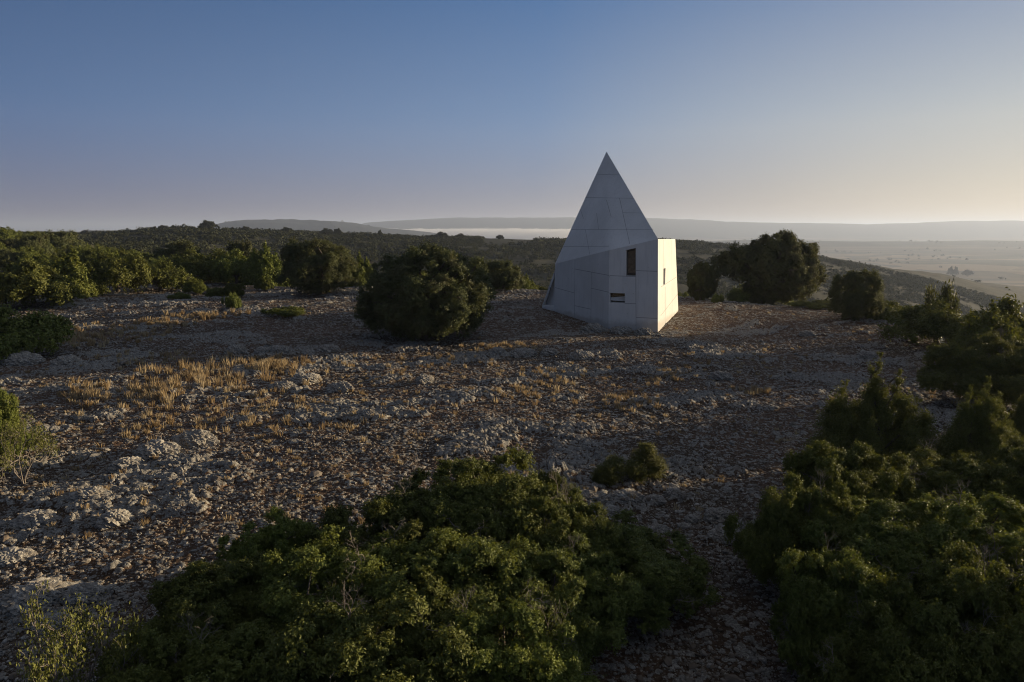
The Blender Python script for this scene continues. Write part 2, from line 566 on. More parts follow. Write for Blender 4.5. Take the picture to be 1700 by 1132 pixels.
M_WOOD = m.finish(m.n('BsdfPrincipled', ins={'Base Color': c, 'Roughness': .6}).outputs[0])
m = N('window_glass')
M_GLASS = m.finish(m.n('BsdfPrincipled', ins={'Base Color': (.02, .022, .024, 1), 'Roughness': .06, 'Specular IOR Level': .6}).outputs[0])

m = N('window_wood')
c = m.ramp(m.noise(5, 4, vec=m.n('NewGeometry').outputs['Position']), [(.3, (.16, .105, .06)), (.7, (.30, .21, .13))])
M_BOARD = m.finish(m.n('BsdfPrincipled', ins={'Base Color': c, 'Roughness': .6}).outputs[0])

# ------------------------------------------------------------------ ground sheet
def build_ground():
    amax = math.atan(0.80)
    az = np.concatenate([np.linspace(-math.pi, -amax - .02, 90)[:-1], np.linspace(-amax - .02, amax + .02, 1250), np.linspace(amax + .02, math.pi, 90)[1:-1]])
    rr = np.concatenate([np.array([0.4, 1.2, 2.2, 3.4, 4.6, 5.6, 6.2]), np.geomspace(6.8, 75, 930), np.geomspace(75.6, 900, 260)[1:], np.geomspace(915, 12000, 190)[1:],
                         np.geomspace(12500, 45000, 12)])
    A, Rr = np.meshgrid(az, rr)
    x, y = Rr * np.sin(A), Rr * np.cos(A)
    na, nr = len(az), len(rr)
    x, y = x.ravel(), y.ravel()
    z = macro(x, y)
    r = np.hypot(x, y)
    nearm = r < 140
    mz, rk = np.zeros_like(z), np.zeros_like(z)
    mz[nearm], rk[nearm] = micro(x[nearm], y[nearm])
    z = z + mz
    zone = .5 * sstep(66, 120, r) + .5 * sstep(900, 1500, r)
    e_in = np.interp(np.clip(np.arctan2(x, y), -1.25, 1.25), E_T, E_V) / np.cos(np.clip(np.arctan2(x, y), -1.25, 1.25))
    zone = np.maximum(zone, .5 * sstep(0, 6, r - e_in))
    earth = np.exp(-(((x - 15) / 13) ** 2 + ((y - 46) / 8) ** 2)) + .55 * np.exp(-(((x + 6) / 16) ** 2 + ((y - 27) / 5) ** 2))
    i = np.arange(nr - 1)[:, None] * na
    j = np.arange(na)[None, :]
    j2 = (j + 1) % na
    a = (i + j).ravel(); b = (i + j2).ravel(); c_ = (i + na + j2).ravel(); d_ = (i + na + j).ravel()
    faces = np.stack([a, b, c_, d_], 1)[:, ::-1]
    o = mesh_np('ground', np.stack([x, y, z], 1), faces, M_GROUND, {'rock': rk, 'zone': zone, 'earth': np.clip(earth, 0, 1)}, smooth=False)
    tag(o, kind='structure')
    return o


ground = build_ground()


def Hf(x, y):
    """full height with the micro relief"""
    return macro(x, y) + micro(x, y)[0]


# ------------------------------------------------------------------ chapel
D1, D3 = 41.7, 48.5
B1 = P(1092, 552, 41.7); B2 = P(1010, 545, 42.6); B3 = P(919.5, 515, D3); B4 = P(1126, 516, D3)
T1 = P(1092.3, 396.7, 41.7); T3 = P(921.6, 437.7, D3 - .15); T4 = P(1121, 396.7, D3)
T2 = P(1011.0, 415.4, 42.62)
AP = P(1006.8, 251.6, 49.8)
T5 = P(1060, 399, 53.5); B5 = Vector((T5.x + .2, T5.y + .3, .2))
T6 = P(962, 436, 54.0); B6 = Vector((T6.x, T6.y, .2))
# small splayed facet on the lit side
K1 = T1.lerp(B1, .37); K2 = P(1096.6, 479, 42.55); K3 = P(1094.8, 549, 42.35)
root = empty('chapel', (7.2, 46.5, 0))
tag(root, 'white concrete chapel with a tall pointed pyramid roof standing on the rocky hilltop', 'chapel')


class Shell:
    def __init__(s):
        s.v, s.f = [], []

    def poly(s, pts, holes=(), flip=False):
        allp = list(pts)
        for h in holes:
            allp += list(h)
        b = len(s.v)
        s.v += [p.copy() for p in allp]
        tris = tessellate_polygon([list(pts)] + [list(h) for h in holes])
        for t in tris:
            t = [b + k for k in t]
            s.f.append(t[::-1] if flip else t)

    def quad(s, a, b_, c, d):
        k = len(s.v)
        s.v += [Vector(a), Vector(b_), Vector(c), Vector(d)]
        s.f.append([k, k + 1, k + 2, k + 3])

    def build(s, name, mat, parent):
        inv = Matrix.Translation(-parent.location)
        o = mesh_py(name, [inv @ p for p in s.v], s.f, mat, parent)
        bm = bmesh.new()
        bm.from_mesh(o.data)
        bmesh.ops.remove_doubles(bm, verts=bm.verts, dist=1e-4)
        bmesh.ops.recalc_face_normals(bm, faces=bm.faces)
        bm.to_mesh(o.data)
        bm.free()
        return o


def on_plane(px, py, a, b_, c):
    """photo pixel -> point on the plane through a, b, c"""
    n_ = (b_ - a).cross(c - a)
    d = Vector(ray(px, py))
    o = Vector((0, 0, CAM_H))
    return o + d * ((a - o).dot(n_) / d.dot(n_))


def down(p, z=-.6):
    return Vector((p.x, p.y, z))


UP = Vector((0, 0, 1))
FP = (B1, B2, B2 + UP)                      # the walls stand upright
T1 = on_plane(1092.3, 396.7, *FP)
T2 = on_plane(1011.6, 415.2, *FP)
T3 = on_plane(921.6, 437.7, B3, B2, T2)
T4 = on_plane(1121, 396.7, T1, B1, B4)
RP = (B4, T4, K2)
win_tall = [on_plane(x, y, *FP) for x, y in ((1039.3, 415.3), (1055.3, 411.6), (1055.7, 458.3), (1039.0, 457.7))]
win_low = [on_plane(x, y, *FP) for x, y in ((1012.0, 486.2), (1037.3, 487.0), (1037.3, 503.1), (1012.0, 502.2))]
B1f = on_plane(1092, 552, *FP)
T4r = T4
RPn = (T1, B1, B4)
slot = [on_plane(x, y, *RPn) for x, y in ((1101.3, 446), (1104.8, 444.9), (1104.1, 471.7), (1101.0, 473))]
K1 = on_plane(1092.2, 455, *RPn); K2 = on_plane(1096.6, 479, *RPn); K3 = on_plane(1094.9, 549.5, *RPn)
body = Shell()
body.poly([T2, T1, K1, B1f, down(B1f), down(B2), B2], [win_tall, win_low])
body.poly([T3, T2, B2, down(B2), down(B3), B3])

body.poly([T1, T4, B4, down(B4), down(K3), K3, K2, K1], [slot])
body.poly([K1, K2, K3, down(K3), down(B1f), B1f])
body.poly([T4, T5, B5, down(B5), down(B4), B4])
body.poly([T5, T6, B6, down(B6), down(B5), B5])
body.poly([T6, T3, B3, down(B3), down(B6), B6])
body.poly([T1, T5, T4])


def reveal(pts, plane, depth, shell):
    n_ = (plane[1] - plane[0]).cross(plane[2] - plane[0]).normalized()
    cen = Vector((7.6, 47, 3))
    if n_.dot(cen - pts[0]) < 0:
        n_ = -n_
    n_ = Vector((n_.x, n_.y, 0)).normalized()
    ins = [p + n_ * depth for p in pts]
    for k in range(4):
        a, b_ = pts[k], pts[(k + 1) % 4]
        c, d = ins[(k + 1) % 4], ins[k]
        shell.quad(a, b_, c, d)
    return ins, n_


i1, n1v = reveal(win_tall, FP, .62, body)
i2, n2v = reveal(win_low, FP, .55, body)
i3, n3v = reveal(slot, RPn, .45, body)
body.build('wall', M_CONC, root)
roof = Shell()
# front face: very slightly bowed between its three foot points, so no fold shows
NF = 10
foot = [T3.lerp(T2, k / NF) for k in range(NF)] + [T2.lerp(T1, k / NF) for k in range(NF + 1)]
for k in range(len(foot) - 1):
    roof.poly([AP, foot[k], foot[k + 1]])
roof.poly([AP, T1, T5])
roof.poly([AP, T5, T6])
roof.poly([AP, T6, T3])
rf_ = roof.build('spire_roof', M_CONC, root)
rf_.data.set_sharp_from_angle(angle=RAD(50))
for p_ in rf_.data.polygons:
    p_.use_smooth = True


def slab(pts, vec, name, mat, parent):
    s = Shell()
    q = [p + vec for p in pts]
    s.poly(pts)
    s.poly(q)
    for k in range(len(pts)):
        a, b_ = pts[k], pts[(k + 1) % len(pts)]
        s.quad(a, b_, b_ + vec, a + vec)
    return s.build(name, mat, parent)


def inset(pts, amt):
    cpt = sum(pts, Vector()) / len(pts)
    return [p + (cpt - p) * amt for p in pts]


def win(ins, nrm, wood_side):
    # frame ring + pane just inside the reveal
    s = Shell()
    inn = inset(ins, .16)
    n4_ = nrm * .05
    for k in range(4):
        a, b_, c, d = ins[k], ins[(k + 1) % 4], inn[(k + 1) % 4], inn[k]
        s.quad(a - n4_, b_ - n4_, c - n4_, d - n4_)
        s.quad(c - n4_, d - n4_, d, c)
    f = s.build('window', M_WOOD, root)
    g = Shell()
    g.poly([p for p in ins])
    gl = g.build('shutter' if wood_side else 'pane', M_BOARD if wood_side else M_GLASS, root)
    gl.parent = f
    return f


win(i1, n1v, 1)
win(i2, n2v, 0)
win(i3, n3v, 0)
# added pale slab standing in for the slanted light inside the low window
a, b_, c, d = [p - n2v * .2 for p in i2]
slab([a.lerp(d, .52), b_.lerp(c, .34), c.lerp(b_, .12), d.lerp(a, .18)], n2v * .03, 'slant_light_slab', M_CONC, root)

# door leaf in the splayed facet
# left porch: slanted fin, raised floor and recessed triangular wall
WL = P(899.6, 508.2, 49.6); WB = P(899.8, 511.0, 49.6); WT = P(920.4, 449.5, 48.72)
B3p = P(919.9, 515.2, 48.47)
fl_t = P(919.7, 508.6, 48.5)
back = Vector((.35, 1.7, 0))
fin_i = [P(903.6, 505.9, 49.55), P(919.6, 461.0, 48.7)]
slab([WL, WT, fin_i[1], fin_i[0]], back, 'porch_fin', M_CONC, root)
slab([WL + Vector((.01, .01, 0)), fin_i[0], fl_t, down(fl_t, -.4), down(WB, -.4)], back, 'porch_floor', M_CONC, root)
slab([fin_i[0] + back * .3, fin_i[1] + back * .3, P(919.7, 508.6, 48.5) + back * .3], back * .06, 'porch_wall', M_CONC, root)

# formwork joints: thin strips 4 mm proud of the concrete
def joints(lines, plane, name, parent, wdt=.035):
    n_ = (plane[1] - plane[0]).cross(plane[2] - plane[0]).normalized()
    if n_.dot(Vector((0, 0, CAM_H)) - plane[0]) < 0:
        n_ = -n_
    for x0, y0, x1, y1 in lines:
        a, b_ = on_plane(x0, y0, *plane), on_plane(x1, y1, *plane)
        dr = (b_ - a).normalized().cross(n_) * wdt * .5
        off = n_ * .004
        s = Shell()
        s.quad(a + off + dr, b_ + off + dr, b_ + off - dr, a + off - dr)
        s.build(name, M_JOINT, parent)


def Z(*l):   # from the first enlargement (origin 860,230, x3.235)
    return [(860 + a / 3.235, 230 + b / 3.235, 860 + c / 3.235, 230 + d / 3.235) for a, b, c, d in l]


joints(Z((492, 736, 632, 741), (632, 620, 634, 1022), (634, 709, 748, 713), (634, 960, 748, 966), (574, 885, 634, 887), (492, 741, 490, 745)), FP, 'panel_joint', root)
joints(Z((306, 652, 303, 965), (303, 700, 490, 735), (394, 715, 391, 995), (199, 800, 303, 829), (391, 803, 488, 825), (303, 897, 391, 916)), (B3, B2, T2), 'panel_joint', root)
def spire_joints(lines):
    """split each line at the meridian AP-T2 and lay the pieces on the two faces"""
    lf, rt = [], []
    ax_, ay_, bx_, by_ = 1006.8, 251.6, 1011.0, 415.4
    sx = lambda y: ax_ + (bx_ - ax_) * (y - ay_) / (by_ - ay_)
    for x0, y0, x1, y1 in lines:
        d0, d1 = x0 - sx(y0), x1 - sx(y1)
        if d0 <= 0 and d1 <= 0: lf.append((x0, y0, x1, y1))
        elif d0 >= 0 and d1 >= 0: rt.append((x0, y0, x1, y1))
        else:
            t = d0 / (d0 - d1)
            xm, ym = x0 + (x1 - x0) * t, y0 + (y1 - y0) * t
            lf.append((x0, y0, xm, ym)); rt.append((xm, ym, x1, y1))
    joints(lf, (AP, T3, T2), 'panel_joint', root, .028)
    joints(rt, (AP, T2, T1), 'panel_joint', root, .028)


spire_joints(Z((421, 191, 542, 195), (360, 317, 625, 321), (562, 398, 662, 400), (283, 489, 728, 489), (243, 580, 488, 578), (545, 320, 600, 566), (335, 380, 352, 430),
         (475, 330, 500, 420), (362, 489, 385, 622), (422, 400, 433, 489)))
joints([(1101.2, 398, 1101.2, 446), (1104.9, 476, 1104.6, 538), (1115, 398, 1116, 526), (1096.5, 478, 1122.5, 438), (1097, 522, 1124.5, 479), (1097, 448, 1121.5, 440)][:3] +
       [(1097, 476.5, 1124, 459), (1096.8, 524, 1125, 488)], RPn, 'panel_joint', root, .03)

# ------------------------------------------------------------------ foliage generator
def unit(v):
    return v / np.maximum(np.linalg.norm(v, axis=1, keepdims=True), 1e-9)


def leaves(rng, lobes, sprigs, k, leaf, centre, spread=(.12, .28), shell=(.62, 1.08), aspect=.55, up=.25, stretch=1.0, zmin=0.03):
    """lobes (m,4): centre and radius. Returns verts, faces, tint."""
    m_ = len(lobes)
    ns = np.maximum(1, (sprigs * (lobes[:, 3] / lobes[:, 3].mean()) ** 2).astype(int))
    idx = np.repeat(np.arange(m_), ns)
    c_ = lobes[idx, :3]
    r_ = lobes[idx, 3:4]
    outw = unit(c_ - centre) + np.array([0, 0, up])
    d_ = unit(unit(rng.normal(size=(len(idx), 3))) + .75 * outw)
    pos_ = c_ + d_ * r_ * rng.uniform(*shell, size=(len(idx), 1))
    sr = r_ * rng.uniform(*spread, size=(len(idx), 1))
    st = rng.uniform(0, 1, size=len(idx)) * .5 + np.repeat(rng.uniform(0, 1, m_), ns) * .3
    P_ = np.repeat(pos_, k, 0)
    D_ = np.repeat(d_, k, 0)
    S_ = np.repeat(sr, k, 0)
    n_ = len(P_)
    off = rng.normal(size=(n_, 3)) * S_ * .6
    off = off + D_ * (np.sum(off * D_, 1, keepdims=True)) * stretch
    p = P_ + off
    nrm = unit(D_ * .95 + rng.normal(size=(n_, 3)) * .48 + np.array([0, 0, .2]))
    ax = unit(np.cross(nrm, rng.normal(size=(n_, 3))))
    bx_ = np.cross(nrm, ax)
    L = leaf * rng.uniform(.65, 1.35, size=(n_, 1))
    keep = p[:, 2] > zmin
    p, ax, bx_, L, nrm = p[keep], ax[keep], bx_[keep], L[keep], nrm[keep]
    tint = (np.repeat(st, k) + rng.uniform(0, .25, n_))[keep]
    n_ = len(p)
    W_ = L * aspect
    bend = nrm * L * .12
    v = np.stack([p - ax * L * .5, p - bx_ * W_ * .5 + bend, p + ax * L * .5, p + bx_ * W_ * .5 + bend], 1).reshape(-1, 3)
    f = np.arange(4 * n_).reshape(-1, 4)
    return v, f, np.repeat(np.clip(tint, 0, 1), 4)


def tubes(segs, sides=5):
    """segs: list of (p0, p1, r0, r1)"""
    segs = [s_ for s_ in segs]
    p0 = np.array([s_[0] for s_ in segs], float); p1 = np.array([s_[1] for s_ in segs], float)
    r0 = np.array([s_[2] for s_ in segs])[:, None]; r1 = np.array([s_[3] for s_ in segs])[:, None]
    d_ = unit(p1 - p0)
    ref = np.where(np.abs(d_[:, 2:3]) > .9, np.array([[1., 0, 0]]), np.array([[0, 0, 1.]]))
    a = unit(np.cross(d_, ref))
    b_ = np.cross(d_, a)
    vs = []
    for k in range(sides):
        t = 2 * math.pi * k / sides
        o_ = a * math.cos(t) + b_ * math.sin(t)
        vs.append(p0 + o_ * r0)
    for k in range(sides):
        t = 2 * math.pi * k / sides
        o_ = a * math.cos(t) + b_ * math.sin(t)
        vs.append(p1 + o_ * r1)
    v = np.stack(vs, 1).reshape(-1, 3)
    base = np.arange(len(segs))[:, None] * 2 * sides
    f = []
    for k in range(sides):
        k2 = (k + 1) % sides
        f.append(np.concatenate([base + k, base + k2, base + sides + k2, base + sides + k], 1))
    return v, np.stack(f, 1).reshape(-1, 4)


def limb(rng, p0, p1, r0, r1, n=4, wob=.08):
    p0, p1 = np.array(p0, float), np.array(p1, float)
    L = np.linalg.norm(p1 - p0)
    pts = [p0 + (p1 - p0) * t / n + (rng.normal(size=3) * wob * L * (0 < t < n)) for t in range(n + 1)]
    rs = [r0 + (r1 - r0) * t / n for t in range(n + 1)]
    return [(pts[i], pts[i + 1], rs[i], rs[i + 1]) for i in range(n)]


def twigs(rng, p, d, L, r, depth, out_):
    """recursive bare branching"""
    n = 3
    q = np.array(p, float)
    d = np.array(d, float)
    for i in range(n):
        d = d + rng.normal(size=3) * .22
        d /= np.linalg.norm(d)
        q2 = q + d * L / n
        out_.append((q, q2, r * (1 - .25 * i / n), r * (1 - .25 * (i + 1) / n)))
        q = q2
        if depth > 0 and i > 0:
            e = d + rng.normal(size=3) * .55
            twigs(rng, q, e / np.linalg.norm(e), L * .68, r * .6, depth - 1, out_)
    if depth > 0:
        e = d + rng.normal(size=3) * .4
        twigs(rng, q, e / np.linalg.norm(e), L * .68, r * .62, depth - 1, out_)


def dome_lobes(rng, n, R, Hh, lr=(.26, .42), zc=.38, rough=.16, fill=.3, flat=1.0, lowcut=-.35):
    """lobes spread near the surface of a lumpy dome of radius R, height Hh"""
    L = []
    while len(L) < n:
        d = rng.normal(size=3)
        d /= np.linalg.norm(d)
        if d[2] < lowcut:
            continue
        f = 1 + rough * rng.normal()
        s_ = rng.uniform(.62, .86) * f if rng.random() > fill else rng.uniform(.1, .6)
        rad = rng.uniform(*lr) * R
        c_ = np.array([d[0] * R * s_, d[1] * R * s_, Hh * zc + d[2] * (Hh * (1 - zc) if d[2] > 0 else Hh * zc) * s_ * flat])
        L.append((*c_, rad * .85))
    L = np.array(L)
    return L


PROTO = {}


def make(name, mat, lobes, sprigs, k, leaf, seed, trunk_h=.5, tr=.1, fork=None, nlimb=14, crown_part='crown', cat='shrub', centre=None, deadwood=0, holes=0, **kw):
    rng = np.random.default_rng(seed)
    if centre is None:
        centre = np.array([0, 0, lobes[:, 2].mean() * .7])
    v, f, t = leaves(rng, lobes, sprigs, k, leaf, centre, **kw)
    lo, hi = np.percentile(v, .6, axis=0), np.percentile(v, 99.4, axis=0)
    r = empty(name)
    cr = mesh_np(crown_part, v, f, mat, {'tint': t}, r)
    segs = limb(rng, (0, 0, -.3), (0, 0, trunk_h), tr * 1.25, tr, 3, .05)
    sel = lobes[rng.permutation(len(lobes))[:nlimb]]
    for q in sel:
        segs += limb(rng, (0, 0, trunk_h * .9), q[:3], tr * .55, tr * .12, 4, .09)
    v2, f2 = tubes(segs)
    mesh_np('trunk', v2, f2, M_BARK, None, r, True)
    if deadwood:
        for _ in range(deadwood):
            sg = []
            q = lobes[rng.integers(len(lobes))]
            d = unit((q[:3] - centre)[None])[0] + np.array([0, 0, .5])
            d /= np.linalg.norm(d)
            twigs(rng, q[:3] + d * q[3] * .1, d, q[3] * 1.25, .011, 4, sg)
            v3, f3 = tubes(sg, 3)
            mesh_np('dead_branch', v3, f3, M_TWIG, None, r)
    PROTO[name] = dict(root=r, w=(hi[0] - lo[0] + hi[1] - lo[1]) / 2, h=hi[2], cx=(hi[0] + lo[0]) / 2, used=False, kids=list(r.children))
    return r


_uses = {}


def plant(proto, loc, wdt, hgt, rz, label, cat, group=None, name=None, asp=1.0):
    p = PROTO[proto]
    if not p['used']:
        o = p['root']
        p['used'] = True
        o.name = name or o.name
    else:
        o = p['root'].copy()
        C.objects.link(o)
        if name: o.name = name
        for ch in p['kids']:
            c_ = ch.copy()
            C.objects.link(c_)
            c_.parent = o
            c_.name = ch.name.split('.')[0]
    for k_ in ('group',):
        if k_ in o: del o[k_]
    o.location = loc
    o.rotation_euler = (0, 0, rz)
    o.scale = (wdt / p['w'] , wdt / p['w'] * asp, hgt / p['h'])
    tag(o, label, cat, group)
    return o


def at_pix(proto, cx, base_y, top_y, wpx, label, cat='shrub', group=None, rz=None, depth=None, sink=.05, name=None, asp=1.0):
    """plant standing on the ground point seen at (cx, base_y); or at a given depth when the foot is hidden"""
    if depth is None:
        x, y, z = ground_at(cx, base_y)
    else:
        d_ = ray(cx, 400)
        x, y = d_[0] / d_[1] * depth, depth
        z = float(H(x, y)[0])
    wd = wpx * y / FPX / (cp)
    wd = wpx / FPX * (y * cp)
    # the crown's top is seen at top_y
    ht = zpix(top_y, y) - z
    if rz is None:
        rz = (cx * 12.9898 + base_y * 3.1 if base_y else cx * 7.77) % 6.283
    return plant(proto, (x, y, z - sink), wd, max(ht, .3) + sink, rz, label, cat, group, name, asp)


R_ = np.random.default_rng
FINE = 1.0
# foreground kermes-oak type shrubs
make('foreground_shrub', M_SHRUB, dome_lobes(R_(1), 200, 1.7, 2.3, (.09, .20), rough=.17, fill=.2), int(56 * FINE), 22, .050, 101, .3, .07, nlimb=22, deadwood=11, spread=(.10, .19), shell=(.72, 1.2))
make('foreground_shrub_b', M_SHRUB, dome_lobes(R_(2), 185, 1.7, 2.4, (.10, .22), rough=.20, fill=.2), int(60 * FINE), 22, .052, 102, .3, .07, nlimb=22, deadwood=7, spread=(.10, .19), shell=(.72, 1.2))
make('foreground_shrub_c', M_BRIGHT, dome_lobes(R_(3), 165, 1.6, 2.3, (.10, .21), rough=.23, fill=.2), int(60 * FINE), 22, .050, 103, .3, .07, nlimb=20, deadwood=3, spread=(.10, .19), shell=(.72, 1.25))


def spire_lobes(rng, stems, Hh, R):
    L = []
    for (sx, sy, sh, sr_) in stems:
        n = int(13 * sh)
        for i in range(n):
            t = i / (n - 1)
            z = .12 + t * (Hh * sh - .2)
            rad = sr_ * (1 - t) ** .75 * .9 + .05
            for q in range(3 if t < .75 else 1):
                a = rng.uniform(0, 6.28)
                rr_ = rad * rng.uniform(.2, .75) * (t < .9)
                L.append((sx * (1 - .2 * t) + math.cos(a) * rr_, sy + math.sin(a) * rr_, z, rad * rng.uniform(.4, .62) + .04))
    return np.array(L)


make('juniper', M_JUN, spire_lobes(R_(4), [(-.15, 0, 1.0, .5), (.45, .1, .86, .48), (-.95, .1, .78, .55), (.95, 0, .66, .45), (-.5, -.4, .6, .5), (.3, -.5, .55, .5), (-.3, .5, .6, .5)], 2.3, 1),
     60, 22, .044, 104, .5, .07, nlimb=30, spread=(.16, .34), shell=(.55, 1.25), up=.9, stretch=1.6, aspect=.4)
make('juniper_b', M_JUN, spire_lobes(R_(5), [(0, 0, 1.0, .5), (-.5, .1, .9, .42), (.5, .1, .85, .45), (-.9, 0, .62, .4), (.9, 0, .6, .4), (0, -.4, .7, .5)], 2.2, 1),
     60, 22, .044, 105, .5, .07, nlimb=24, spread=(.16, .34), shell=(.55, 1.25), up=.9, stretch=1.6, aspect=.4)
# small clipped green bush
make('compact_bush', M_SPARSE, np.array([(-.38, 0, .3, .27), (-.2, .1, .42, .22), (.05, -.05, .3, .26), (.3, .05, .5, .24), (.36, 0, .75, .18), (.42, -.05, .35, .28), (-.5, .05, .22, .2), (.15, .1, .2, .25)]),
     190, 30, .03, 106, .1, .04, nlimb=8, spread=(.10, .2), shell=(.6, 1.05))
# holm oaks, 35-55 m away
make('holm_oak', M_OAK, dome_lobes(R_(7), 300, 3.6, 5.0, (.09, .17), zc=.42, rough=.05, lowcut=-.95, fill=.2), 34, 22, .085, 107, 1.3, .28, nlimb=26, spread=(.10, .22), shell=(.7, 1.15))
make('holm_oak_b', M_OAK, dome_lobes(R_(8), 240, 3.4, 4.6, (.10, .19), zc=.45, rough=.08, lowcut=-.95, fill=.2), 34, 20, .09, 108, 1.3, .28, nlimb=26, spread=(.10, .22), shell=(.7, 1.15))
# broad crown on visible trunks
L_ = dome_lobes(R_(9), 260, 3.1, 5.4, (.10, .19), zc=.45, rough=.06, fill=.2, lowcut=-.95)
L_[:, 0] += .75
L2 = dome_lobes(R_(10), 80, 1.9, 2.6, (.13, .24), zc=.5, lowcut=-.6)
L2[:, 0] -= 2.2
L2[:, 2] += 1.75
L_ = np.concatenate([L_, L2])
L_ = L_[~((L_[:, 0] < -.9) & (L_[:, 0] > -3.0) & (L_[:, 2] < 2.0))]
make('broad_oak', M_OAK, L_, 40, 20, .09, 109, 2.0, .3, nlimb=30, spread=(.10, .22), shell=(.7, 1.15), centre=np.array([0, 0, 3.2]))
# mid-distance shrubs (60-150 m)
make('thicket_shrub', M_SHRUB, dome_lobes(R_(11), 46, 2.2, 2.8, (.22, .36), rough=.18), 34, 14, .17, 111, .8, .14, nlimb=10, spread=(.12, .28), shell=(.7, 1.2))
make('thicket_shrub_b', M_SHRUB, dome_lobes(R_(12), 40, 2.4, 2.6, (.2, .36), rough=.22), 36, 14, .17, 112, .8, .14, nlimb=10, spread=(.12, .28), shell=(.7, 1.2))
make('thicket_shrub_c', M_BRIGHT, spire_lobes(R_(13), [(0, 0, 1, .9), (-1, .2, .8, .8), (1, .2, .85, .9), (.2, -.8, .7, .8), (-.2, .9, .8, .8)], 3.0, 1), 26, 11, .15, 113, .8, .12, nlimb=10,
     spread=(.2, .4), shell=(.6, 1.2), up=.7)
make('thicket_oak', M_OAK, dome_lobes(R_(14), 60, 2.6, 3.2, (.2, .34), zc=.45, rough=.12, lowcut=-.9), 38, 13, .18, 114, .9, .16, nlimb=10, spread=(.12, .26), shell=(.7, 1.15))
make('low_cushion', M_SHRUB, dome_lobes(R_(15), 30, .8, .45, (.18, .3), rough=.2), 40, 14, .05, 115, .1, .03, nlimb=8)
# far trees on the ridge line
make('far_tree', M_SCRUB, dome_lobes(R_(16), 30, 3.4, 4.6, (.24, .38), zc=.5, rough=.1), 22, 8, .5, 116, 1.3, .3, nlimb=5)
L_ = dome_lobes(R_(17), 40, 4.0, 3.6, (.2, .32), zc=.45, rough=.06)
L_[:, 2] += 2.0
make('far_round_tree', M_SCRUB, L_, 26, 9, .45, 117, 2.2, .4, nlimb=8, centre=np.array([0, 0, 3.6]))

# ------------------------------------------------------------------ sparse tree built branch by branch
def sparse(name, seed, mat, Hh, leaf, trunks, nleaf, tmat=M_TWIG, tr=.03, spread_=.09):
    rng = np.random.default_rng(seed)
    sg = []
    for (a, lean) in trunks:
        d = np.array([math.cos(a) * lean, math.sin(a) * lean, 1.0])
        d /= np.linalg.norm(d)
        twigs(rng, (0, 0, -.05), d, Hh * .45, tr, 4, sg)
    ends = np.array([s_[1] for s_ in sg if s_[3] < tr * .28])
    ends = ends[ends[:, 2] > Hh * .3]
    v2, f2 = tubes(sg, 4)
    r = empty(name)
    p = np.repeat(ends, nleaf, 0)
    n_ = len(p)
    p = p + rng.normal(size=(n_, 3)) * spread_
    nrm = unit(rng.normal(size=(n_, 3)) + np.array([0, 0, .5]))
    ax = unit(np.cross(nrm, rng.normal(size=(n_, 3))))
    bx_ = np.cross(nrm, ax)
    L = leaf * rng.uniform(.7, 1.3, (n_, 1))
    v = np.stack([p - ax * L * .5, p - bx_ * L * .28, p + ax * L * .5, p + bx_ * L * .28], 1).reshape(-1, 3)
    mesh_np('crown', v, np.arange(4 * n_).reshape(-1, 4), mat, {'tint': np.repeat(rng.uniform(0, 1, n_), 4)}, r)
    mesh_np('trunk', v2, f2, tmat, None, r)
    allv = np.concatenate([v, v2])
    lo, hi = np.percentile(allv, 1, axis=0), np.percentile(allv, 99, axis=0)
    PROTO[name] = dict(root=r, w=(hi[0] - lo[0] + hi[1] - lo[1]) / 2, h=hi[2], cx=0, used=False, kids=list(r.children))


sparse('sparse_bush', 201, M_SPARSE, 1.5, .04, [(.4, .35), (2.4, .4), (4.6, .35), (1.4, .2)], 5, tr=.022, spread_=.05)
sparse('open_tree', 202, M_OAK, 2.6, .16, [(.2, .4), (3.0, .35)], 6, tmat=M_BARK, tr=.06, spread_=.13)
sparse('bare_bush', 203, M_OAK, 1.0, .03, [(.4, .5), (2.4, .5), (4.6, .5), (1.4, .2), (5.5, .3)], 1, tr=.014, spread_=.04)

#PLANTS

# --- the big oaks on the plateau
at_pix('holm_oak', 710, 563, 414, 224, 'big round dark oak bush left of the chapel, its crown down to the ground', 'oak', asp=.95, rz=2.0, name='holm_oak')
at_pix('holm_oak_b', 529, 489, 400, 116, 'round oak standing further back between the left thicket and the big round oak', 'oak', rz=2.2, name='holm_oak')
at_pix('broad_oak', 1277, 513, 390, 152, 'broad spreading oak right of the chapel with a gap under its crown', 'oak', rz=.1, depth=59, name='holm_oak')
at_pix('holm_oak_b', 1418, 532, 451, 84, 'small round oak standing alone at the plateau edge between the broad oak and right thicket', 'oak', rz=4.1, name='holm_oak')
at_pix('broad_oak', 1162, 500, 438, 54, 'thin dark oak between the chapel and the broad oak', 'oak', rz=1.0, name='holm_oak')
at_pix('thicket_oak', 836, 487, 434, 62, 'rounded brownish oak just behind the big round oak, on its right side', 'oak', rz=1.0, depth=64, name='holm_oak')
at_pix('thicket_oak', 790, 487, 432, 50, 'narrow oak top showing over the right shoulder of the big round oak', 'oak', rz=3.0, depth=62, name='holm_oak')
at_pix('thicket_shrub_c', 596, 484, 428, 42, 'yellow green bush close behind the right side of the further round oak', 'bush', depth=66, name='green_bush')

